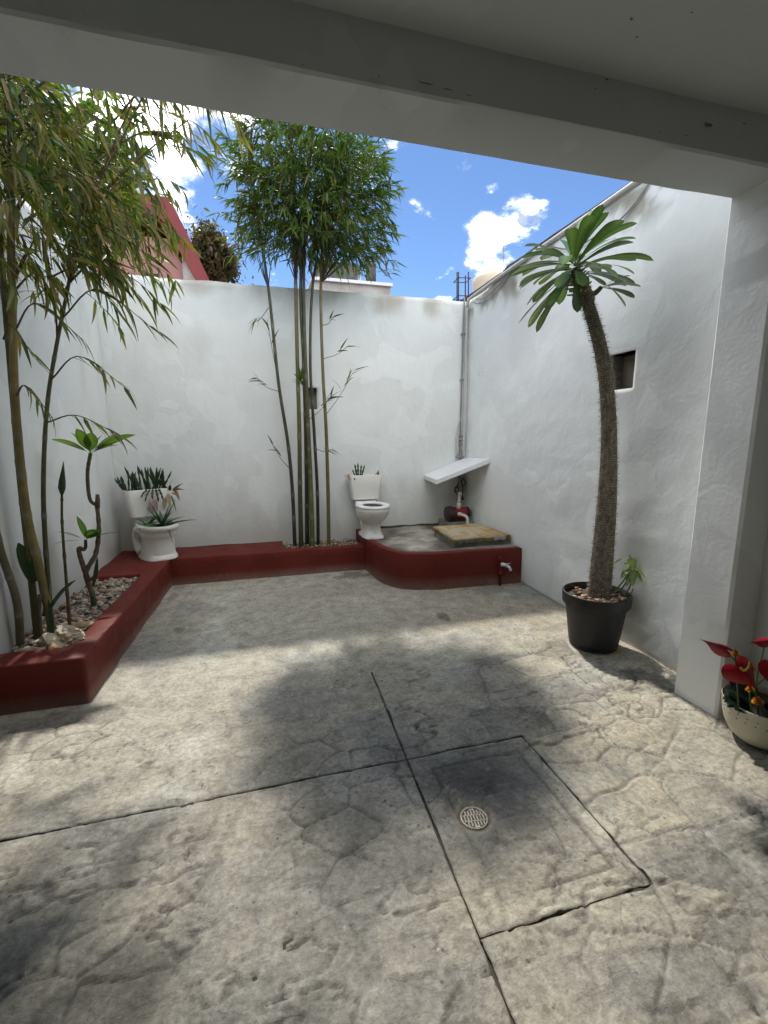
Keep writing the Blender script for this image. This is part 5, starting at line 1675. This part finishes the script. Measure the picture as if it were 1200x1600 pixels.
def frame(i):
    t = (TP[min(i + 1, 149)] - TP[max(i - 1, 0)]).normalized()
    x = (Vector((1, 0, 0)) - t * t.x).normalized()
    return t, x, t.cross(x)


mb = MB(); vs = []; cs = []; fs = []; NS = 44
for i in range(150):
    t, x, y = frame(i)
    for k in range(NS):
        a = 2 * math.pi * k / NS
        tub = 0.5 + 0.5 * math.cos(13 * a + i * .55) * math.cos(i * .72)
        nz = float(vnoise(np.array([a * 4.0]), np.array([i * .35]), 4)[0])
        r = TR[i] * (1 + .085 * tub + .03 * (nz - .5))
        vs.append(TP[i] + x * math.cos(a) * r + y * math.sin(a) * r)
        g = .75 + 1.25 * tub * nz + .35 * nz
        top = min(1, max(0, (i - 105) / 45))
        cs.append((g * (1 - .2 * top), g * (1.0 - .05 * top), g * (.94 - .08 * top)))
for i in range(149):
    for k in range(NS):
        k2 = (k + 1) % NS; fs.append((i * NS + k, i * NS + k2, (i + 1) * NS + k2, (i + 1) * NS + k))
fs.append(tuple(149 * NS + k for k in range(NS)))
mb.add(vs, fs, cs)
trunk = mb.build('trunk', M['bark'], palm, smooth=True)
mb = MB(); rsn = random.Random(8)
for j in range(3000):
    i = rsn.randrange(1, 148); a = rsn.uniform(0, 6.283)
    t, x, y = frame(i)
    nrm = x * math.cos(a) + y * math.sin(a)
    b = TP[i] + nrm * TR[i] * 1.01
    L = rsn.uniform(.012, .027) * (1 if i < 110 else 1.1); w = .0027
    tip = b + nrm * L + Vector((rsn.uniform(-.3, .3), rsn.uniform(-.3, .3), rsn.uniform(-.25, .35))) * L
    s1 = t * w; s2 = nrm.cross(t) * w
    mb.add([b + s1, b - s1 * .5 + s2, b - s1 * .5 - s2, tip], [(0, 1, 3), (1, 2, 3), (2, 0, 3)])
sp_ = mb.build('spines', M['spine'], trunk); sp_['kind'] = 'stuff'
CR = TP[-1]
rpm = random.Random(44)


LEAN = Vector((0, 0, 1)).rotation_difference(Vector((-.42, -.06, .9)).normalized())


def strap(c, az, el, L, w, droop, tone, par=palm, lean=True):
    m = MB(); d = Vector((math.cos(az) * math.cos(el), math.sin(az) * math.cos(el), math.sin(el)))
    if lean: d = LEAN @ d
    if c.x + d.x * L * .9 > 2.46: d = Vector((d.x * .45, d.y - .5, d.z)).normalized()   # bends away from the wall
    blade(m, c, d, L, w, droop, rpm.uniform(-.25, .25), .10, tone, tuple(x * 1.1 for x in tone), segs=16, mid=tuple(min(.5, x * 2.2) for x in tone),
          prof=lambda t: max(.06, min(1.0, .10 + 1.15 * t) * (1 if t < .72 else math.sqrt(max(0, 1 - ((t - .72) / .28) ** 2.4)))) if t < 1 else 0.0)
    m.build('leaf', M['palmleaf'], par, smooth=True)


TG = [(.055, .10, .030), (.068, .118, .034), (.042, .082, .025), (.08, .13, .042), (.10, .125, .04)]
for k in range(58):
    az = k * 2.39996; f = k / 58
    el = 0.92 - 1.45 * f + rpm.uniform(-.18, .18)
    strap(CR + LEAN @ (Vector((math.cos(az), math.sin(az), 0)) * .024 + Vector((0, 0, .06 - .11 * f))), az, el, rpm.uniform(.31, .42) * (.74 + .26 * min(1, f * 3)), rpm.uniform(.060, .078), .45 + .55 * rpm.random(), rpm.choice(TG))
# small side head on the right
mb = MB(); SB = spline([TP[136], TP[136] + Vector((.07, 0, .015)), TP[136] + Vector((.11, -.01, .05))], 14); mb.tube(SB, [.020 - .0005 * i for i in range(14)], 12, colors=[(.7, .7, .6)] * 14); mb.build('side_branch', M['bark'], palm, smooth=True)
for az, el, L in ((.05, .35, .20), (-.3, .15, .23), (-.8, .1, .2), (-.1, -.1, .22), (-.4, .5, .17)):
    strap(SB[-1], az - .25, el, L, .058, .55, rpm.choice(TG), lean=False)
# crown heart: pale petiole bases
mb = MB()
for k in range(46):
    az = k * 2.4; z = .035 - .0045 * k
    b = CR + LEAN @ Vector((0, 0, z)); d = LEAN @ Vector((math.cos(az), math.sin(az), .35))
    mb.tube([b + d * .03, b + d * .075], [.008, .0045], 5, colors=[(.30, .36, .12), (.2, .28, .08)])
mb.build('petioles', M['fleshy'], palm, smooth=True)['kind'] = 'stuff'

# ---- arrowhead vine behind the trunk
av = thing('arrowhead_vine', 'small variegated arrowhead vine leaning from the black pot against the wall', 'houseplant', (2.41, 2.62, .37))
rv = random.Random(6)
AVL = [((2.43, 2.50, .66), (-.8, -.1, -.05), .12, .05), ((2.47, 2.50, .66), (-.1, -.4, -.7), .11, .06), ((2.475, 2.48, .60), (.35, -.4, -.35), .11, .06), ((2.455, 2.48, .585), (-.35, -.6, -.65), .13, .075), ((2.44, 2.48, .575), (-.9, -.3, -.2), .11, .05), ((2.455, 2.47, .56), (-.7, -.4, -.5), .12, .055), ((2.475, 2.47, .575), (.3, -.5, -.6), .10, .055), ((2.46, 2.5, .60), (-.4, -.2, .3), .10, .05), ((2.40, 2.57, .40), (-.5, -.6, .5), .10, .045), ((2.38, 2.58, .40), (.5, -.6, .6), .09, .04), ((2.43, 2.56, .40), (.2, -.7, .3), .09, .045), ((2.22, 2.72, .40), (-.8, 0, .4), .09, .03)]
for b, d, L, w in AVL:
    m = MB(); bright = b[2] > .5
    c0 = rv.choice([(.16, .24, .06), (.22, .30, .10), (.10, .18, .04)]) if bright else (.025, .06, .02)
    blade(m, b, d, L, w * 1.15, .4, rv.uniform(-.4, .4), .25, c0, tuple(x * .8 for x in c0), prof=lambda t: max(0.0, min(1, .45 + t * 4) * (1 - t ** 1.5)), segs=7, mid=(.34, .40, .18) if bright else None)
    m.build('leaf', M['thinleaf'], av, smooth=True)
mb = MB()
for pts in (((2.41, 2.60, .37), (2.435, 2.53, .47), (2.46, 2.49, .58)), ((2.41, 2.60, .37), (2.47, 2.52, .40), (2.492, 2.50, .50), (2.475, 2.49, .60)), ((2.42, 2.60, .37), (2.455, 2.52, .46), (2.47, 2.5, .64), (2.45, 2.5, .68)), ((2.41, 2.58, .37), (2.48, 2.50, .39), (2.50, 2.49, .44))):
    mb.tube(spline(pts, 12), [.006 - .0002 * i for i in range(12)], 6, colors=[(.10, .13, .05)] * 12)
mb.build('stem', M['fleshy'], av, smooth=True)

# ================================================================== FLOWER BOWL
bw = thing('flower_bowl', 'cream enamel colander bowl of flowers beside the porch pillar', 'planter bowl', (2.335, 1.475, 0))
BC = Vector((2.335, 1.475, 0)); BR = .168
mb = MB(); prof = [(.05, 0.0), (.075, .004), (.105, .018), (.133, .045), (.152, .085), (.163, .13), (.168, .175), (.1695, .205), (.1715, .209), (.1690, .212), (.1655, .209), (.163, .19), (.155, .15)]
mb.lathe(BC, prof, 48); mb.build('shell', M['bowl'], bw, auto=50)
mb = MB(); mb.lathe(BC, [(.1625, .180), (.08, .192), (0, .196)], 24, capb=False); mb.build('soil', M['soil'], bw)
hm = MB(); hm.tube([(0, 0, -.002), (0, 0, .0008)], .0028, 10)
hmesh = hm.mesh('hole', M['hole'])
for row, (z, r_) in enumerate(((.172, .1678), (.148, .1655))):
    for k in range(26):
        grp_ = k // 2
        a = 2 * math.pi * (k + (.0 if row == 0 else -.15)) / 26
        nrm = Vector((math.cos(a), math.sin(a), -.12)).normalized()
        o = bpy.data.objects.new('hole', hmesh); col.objects.link(o); o.parent = bw
        o.location = Vector((r_ * math.cos(a), r_ * math.sin(a), z)); o.rotation_euler = nrm.to_track_quat('Z', 'Y').to_euler()
an = thing('anthurium', 'red anthurium flowers with dark leaves in the cream colander bowl', 'flowers', BC + Vector((0, 0, .19)))


def spathe(c, nrm, up, L, W, tone, curl=.15, spad=True):
    """heart shaped waxy bract with a yellow spadix"""
    c, nrm, up = Vector(c), Vector(nrm).normalized(), Vector(up)
    up = (up - nrm * up.dot(nrm)).normalized(); sd = up.cross(nrm)
    m = MB(); N = 28; vs = []; fs = []
    for ring_i, rr_ in enumerate((0.04, .35, .7, .92, 1.0)):
        for k in range(N):
            th = 2 * math.pi * k / N
            x = 16 * math.sin(th) ** 3 / 17; y = (13 * math.cos(th) - 5 * math.cos(2 * th) - 2 * math.cos(3 * th) - math.cos(4 * th)) / 17
            px, py = x * W * .5 * rr_, -y * L * .5 * rr_ + .02 * L
            dz = -curl * L * (rr_ ** 2) * (.4 + .6 * abs(x)) + .03 * L * math.sin(th * 5 + 1) * rr_ ** 2 + .03 * L * math.sin(th * 2 + .7) * rr_
            vs.append(c + sd * px + up * py + nrm * dz)
    for i in range(4):
        for k in range(N):
            k2 = (k + 1) % N; fs.append((i * N + k, i * N + k2, (i + 1) * N + k2, (i + 1) * N + k))
    fs.append(tuple(range(N - 1, -1, -1)))
    m.add(vs, fs, tone)
    o = m.build('spathe', M['petal'], an, smooth=True)
    if spad:
        m = MB(); b = c + up * L * -.12 + nrm * .004
        m.tube(spline([b, b + nrm * .018 + up * .012, b + nrm * .028 - sd * .02 + up * .006, b + nrm * .022 - sd * .04 - up * .01], 10), [.006, .006, .006, .0055, .0055, .005, .005, .0045, .004, .002], 7, colors=[(.62, .40, .04)] * 10)
        m.build('spadix', M['petal'], o, smooth=True)


RED = (.31, .006, .014)
spathe((2.085, 1.42, .435), (-.45, -.85, .45), (.5, -.1, -.85), .165, .155, RED, .24)
spathe((2.27, 1.39, .41), (-.1, -.85, .55), (-.6, .0, -1), .16, .16, RED, .22)
spathe((1.985, 1.45, .555), (-.35, -.75, .55), (-.75, .1, .5), .17, .06, (.32, .01, .03), .3, False)
spathe((2.27, 1.46, .545), (-.2, -.7, .6), (-1, 0, .1), .15, .05, (.32, .01, .03), .3, False)
rf = random.Random(3)
mb = MB()
for tip in ((2.095, 1.45, .44), (2.28, 1.41, .42), (2.04, 1.46, .51), (2.29, 1.48, .54)):
    mb.tube(spline([(2.30, 1.48, .19), (2.26, 1.475, .30), tip], 10), .004, 6, colors=[(.20, .22, .05)] * 10)
mb.build('stem', M['fleshy'], an, smooth=True)
for k in range(22):
    a = rf.uniform(0, 6.28); q = rf.uniform(.02, .12)
    b = BC + Vector((q * math.cos(a), q * math.sin(a), .19)); el = rf.uniform(.3, 1.1)
    m = MB(); blade(m, b, (math.cos(a) * math.cos(el), math.sin(a) * math.cos(el), math.sin(el)), rf.uniform(.08, .15), rf.uniform(.05, .075), .9, rf.uniform(-.5, .5), .15, rf.choice([(.012, .024, .012), (.018, .035, .016), (.01, .02, .014)]), segs=6); m.build('leaf', M['palmleaf'], an, smooth=True)


def marigold(c, r_, label, seed):
    t = thing('marigold', label, 'flower', c)
    rm = random.Random(seed); m = MB()
    for layer in range(5):
        for k in range(14 - layer * 2):
            az = 6.283 * k / (14 - layer * 2) + layer * .3; el = .1 + layer * .3
            blade(m, Vector(c) + Vector((0, 0, .004 * layer)), (math.cos(az) * math.cos(el), math.sin(az) * math.cos(el), math.sin(el)), r_ * (1 - .1 * layer) * rm.uniform(.8, 1.1), r_ * .5, .3, rm.uniform(-.3, .3), -.2, rm.choice([(.62, .24, .01), (.66, .32, .015), (.5, .15, .01)]), segs=3, prof=lambda t_: .5 + .5 * min(1, t_ * 2) if t_ < 1 else .7)
    o = m.build('petals', M['petal'], t); o['kind'] = 'stuff'
    m = MB(); m.tube([Vector(c) + Vector((0, 0, .002)), Vector((c[0] * .7 + BC.x * .3, c[1] * .7 + BC.y * .3, .19))], .0035, 6, colors=[(.08, .12, .03)] * 2); m.build('stem', M['fleshy'], t, smooth=True)


marigold((2.335, 1.345, .245), .033, 'large orange marigold at the front rim of the cream bowl', 1)
marigold((2.20, 1.42, .262), .024, 'yellow marigold low at the left inside the cream bowl', 2)
marigold((2.18, 1.46, .42), .024, 'orange marigold between the two open red anthuriums', 3)
marigold((2.14, 1.42, .335), .018, 'small yellow marigold below the front red anthurium', 4)
marigold((2.08, 1.46, .50), .02, 'yellow marigold above the front red anthurium', 5)

# ================================================================== BEYOND THE WALLS
# pink house with a red sloping fascia
hs = thing('pink_house', 'pink house with a red sloping roof edge rising behind the back wall', 'house', (-3, 12.5, 0))
mb = MB()
inner = [(-6.2, 0), (-6.2, 6.05), (-1.78, 6.05), (-1.22, 5.0), (-1.0, 4.4), (-1.0, 0)]
n_ = len(inner)
mb.add([(x, 12.25, z) for x, z in inner] + [(x, 18, z) for x, z in inner], [tuple(range(n_ - 1, -1, -1)), tuple(range(n_, 2 * n_))] + [(i, (i + 1) % n_, n_ + (i + 1) % n_, n_ + i) for i in range(n_)])
mb.build('wall', M['pinkwall'], hs)
mb = MB()
o_ = [(-6.6, 6.80), (-1.63, 6.80), (-1.40, 6.30), (-0.86, 5.05), (-0.55, 4.3)]; i_ = [(-6.6, 6.40), (-1.86, 6.40), (-1.66, 6.02), (-1.13, 5.0), (-0.85, 4.3)]
k = len(o_)
vs = [(x, 11.95, z) for x, z in o_] + [(x, 11.95, z) for x, z in i_] + [(x, 18.2, z) for x, z in o_] + [(x, 18.2, z) for x, z in i_]
fs = []
for i in range(k - 1):
    fs += [(i, k + i, k + i + 1, i + 1), (i, i + 1, 2 * k + i + 1, 2 * k + i), (k + i + 1, k + i, 3 * k + i, 3 * k + i + 1), (2 * k + i, 2 * k + i + 1, 3 * k + i + 1, 3 * k + i)]
fs += [(k - 1, 2 * k - 1, 4 * k - 1, 3 * k - 1), (0, 2 * k, 3 * k, k)]
mb.add(vs, fs); mb.build('roof', M['redwall'], hs)
mb = MB(); mb.box((-1.47, 12.05, 0), (-1.16, 12.248, 5.72)); mb.build('pilaster', M['greywhite'], hs)
mb = MB(); mb.box((-1.10, 12.05, 0), (-0.98, 12.248, 5.2)); mb.build('pilaster', M['greywhite'], hs)
mb = MB(); mb.box((-2.35, 12.18, 5.14), (-2.02, 12.246, 5.25)); mb.build('vent', M['rust'], hs)

nb_ = thing('flat_roof_house', 'low white house parapet with a dark box, seen through the bamboo behind the back wall', 'house', (1.9, 10, 0))
mb = MB(); mb.box((1.15, 9.0, 0), (2.63, 12, 4.375)); mb.build('wall', M['greywhite'], nb_)
mb = MB(); mb.box((1.10, 8.95, 4.376), (2.66, 12.05, 4.43)); mb.build('coping', M['whitepaint'], nb_)
mb = MB(); mb.box((1.3, 9.6, 4.431), (2.12, 11.2, 4.95)); mb.build('roof_room', M['concrete_dark'], nb_)
mb = MB(); mb.box((2.26, 9.3, 4.431), (2.42, 9.5, 4.88)); mb.build('post', M['concrete_dark'], nb_)
mb = MB(); mb.tube([(2.08, 9.25, 4.43), (2.08, 9.25, 4.72)], .02, 6); mb.build('post', M['pipe'], nb_)

# neighbouring parapet beyond the right wall
mb = MB(); N_ = 60; vs = []; fs = []
for i in range(N_):
    y = 2.9 + 4.2 * i / (N_ - 1)
    h_ = 3.40 + .02 * (float(fbm(np.array([y * 3]), np.array([2.0]), 3, 3)[0]) - .5) + (.03 if y < 5.05 else 0)
    vs += [(2.86, y, 0), (2.86, y, h_), (3.02, y, h_), (3.02, y, 0)]
for i in range(N_ - 1):
    for j in range(4):
        fs.append((i * 4 + j, i * 4 + (j + 1) % 4, (i + 1) * 4 + (j + 1) % 4, (i + 1) * 4 + j))
fs += [(0, 1, 2, 3), tuple((N_ - 1) * 4 + j for j in (3, 2, 1, 0))]
mb.add(vs, fs); o = mb.build('parapet_wall', M['concrete_dark'], None, loc=(2.94, 5, 0)); tag(o, 'mould blackened parapet of the neighbour above the right yard wall', 'wall')

# water tank
wt = thing('water_tank', 'cream plastic roof water tank showing above the blackened parapet', 'water tank', (4.72, 9.0, 3.9))
WC = Vector((4.75, 9.0, 3.9))
prof = [(.34, 0)] + [(.345 + (.012 if i % 2 else 0), .06 + i * .085) for i in range(8)] + [(.35, .74), (.33, .80), (.24, .87), (.15, .90)]
mb = MB(); mb.lathe(WC, prof, 36, capt=True); mb.build('body', M['cream_tank'], wt, auto=50)
mb = MB(); mb.lathe(WC, [(.145, .901), (.15, .91), (.145, .935), (.05, .945)], 24, capt=True); mb.build('lid', M['whitepaint'], wt, smooth=True)
st_ = MB()
for dx in (-.25, .25):
    for dy in (-.25, .25): st_.box((WC.x + dx - .05, 9 + dy - .05, 0), (WC.x + dx + .05, 9 + dy + .05, 3.86))
st_.box((WC.x - .45, 8.55, 3.86), (WC.x + .45, 9.45, 3.899)); st_.build('stand', M['concrete_dark'], wt)
# faded dark print on the tank, curved to its side
mb = MB()
for k in range(6):
    a = -2.28 + k * .075
    z0_ = .53 + .012 * k + .008 * (k % 2)
    p_ = [WC + Vector((r_ * math.cos(aa), r_ * math.sin(aa), z)) for z in (z0_, z0_ + .07 - .02 * (k % 2)) for aa in (a, a + .055) for r_ in (.36, .366)]
    mb.add(p_, [(0, 1, 3, 2), (4, 6, 7, 5), (1, 5, 7, 3), (0, 4, 5, 1), (2, 3, 7, 6), (0, 2, 6, 4)])
o = mb.build('faded_print', M['rust'], wt); o['kind'] = 'stuff'

mb = MB(); mb.tube([(4.48, 8.0, 3.4), (4.48, 8.0, 4.92)], .008, 6); o = mb.build('antenna', M['pipegrey'], None, loc=(4.48, 8, 3.4)); tag(o, 'thin vertical rod against the cloud beside the water tank', 'antenna')
# rebar column stub
rbm = thing('rebar_column', 'four rusty rebars with tie rings sticking up at the back right wall corner', 'rebar', (2.6, 5.62, 3.1))
for (x, y, h_) in ((2.51, 5.57, 3.52), (2.545, 5.69, 3.56), (2.66, 5.69, 3.53), (2.645, 5.57, 3.53)):
    mb = MB(); mb.tube([(x, y, 2.9), (x + .004, y, 3.2), (x - .003, y, h_)], .0085, 7); mb.build('bar', M['rust'], rbm, smooth=True)
for z in (3.24, 3.45):
    mb = MB(); q = [(2.50, 5.56, z), (2.67, 5.56, z + .01), (2.67, 5.70, z), (2.50, 5.70, z - .01), (2.50, 5.56, z)]; mb.tube(q, .0055, 5); mb.build('tie_ring', M['rust'], rbm)


# trees beyond
def tree(name, label, base, ctr, rad, n, size, tones, seed, trunk_r=.12, clump=True):
    t = thing(name, label, 'tree', base, None)
    r = random.Random(seed)
    mb = MB(); B = Vector(base); c = Vector(ctr)
    mb.tube(spline([B, B.lerp(c, .5) + Vector((.1, .05, 0)), c], 16), [trunk_r * (1 - .05 * i) for i in range(16)], 8, colors=[(.8, .75, .7)] * 16)
    tips = []
    for k in range(9):
        d = Vector((r.gauss(0, 1), r.gauss(0, 1), r.gauss(.2, .8))).normalized()
        tip = c + Vector((d.x * rad[0], d.y * rad[1], d.z * rad[2])) * .7
        st = B.lerp(c, r.uniform(.55, .95))
        mb.tube(spline([st, st.lerp(tip, .5) + Vector((0, 0, .1)), tip], 8), [trunk_r * .4 * (1 - .1 * i) for i in range(8)], 6, colors=[(.8, .75, .7)] * 8); tips.append(tip)
    mb.build('trunk', M['bark'], t, smooth=True)
    m = MB()
    for k in range(n):
        if r.random() < .6:
            b = r.choice(tips) + Vector((r.gauss(0, .3) * rad[0], r.gauss(0, .3) * rad[1], r.gauss(0, .3) * rad[2]))
        else:
            v = Vector((r.gauss(0, 1), r.gauss(0, 1), r.gauss(0, 1))).normalized() * r.random() ** .4
            b = c + Vector((v.x * rad[0], v.y * rad[1], v.z * rad[2]))
        d = Vector((r.gauss(0, 1), r.gauss(0, 1), r.gauss(-.4, .8))).normalized()
        blade(m, b, d, size * r.uniform(.6, 1.2), size * .42, .6, r.uniform(-1, 1), .2, r.choice(tones), segs=3)
    o = m.build('crown', M['leaf'], t, smooth=True)
    return t


tree('dry_tree', 'brownish bushy tree standing right of the pink house', (-0.75, 14.5, 0), (-0.95, 14.2, 6.25), (.62, .7, .85), 2600, .17, [(.10, .075, .045), (.13, .09, .055), (.06, .065, .03), (.16, .10, .07), (.045, .055, .02)], 5)
tree('leafy_tree', 'sunlit yellow green tree behind the left bamboo beyond the yard wall', (-2.6, 7.6, 0), (-2.45, 7.6, 4.9), (1.0, .9, 1.15), 2600, .20, [(.10, .16, .02), (.13, .19, .025), (.07, .12, .02)], 6)
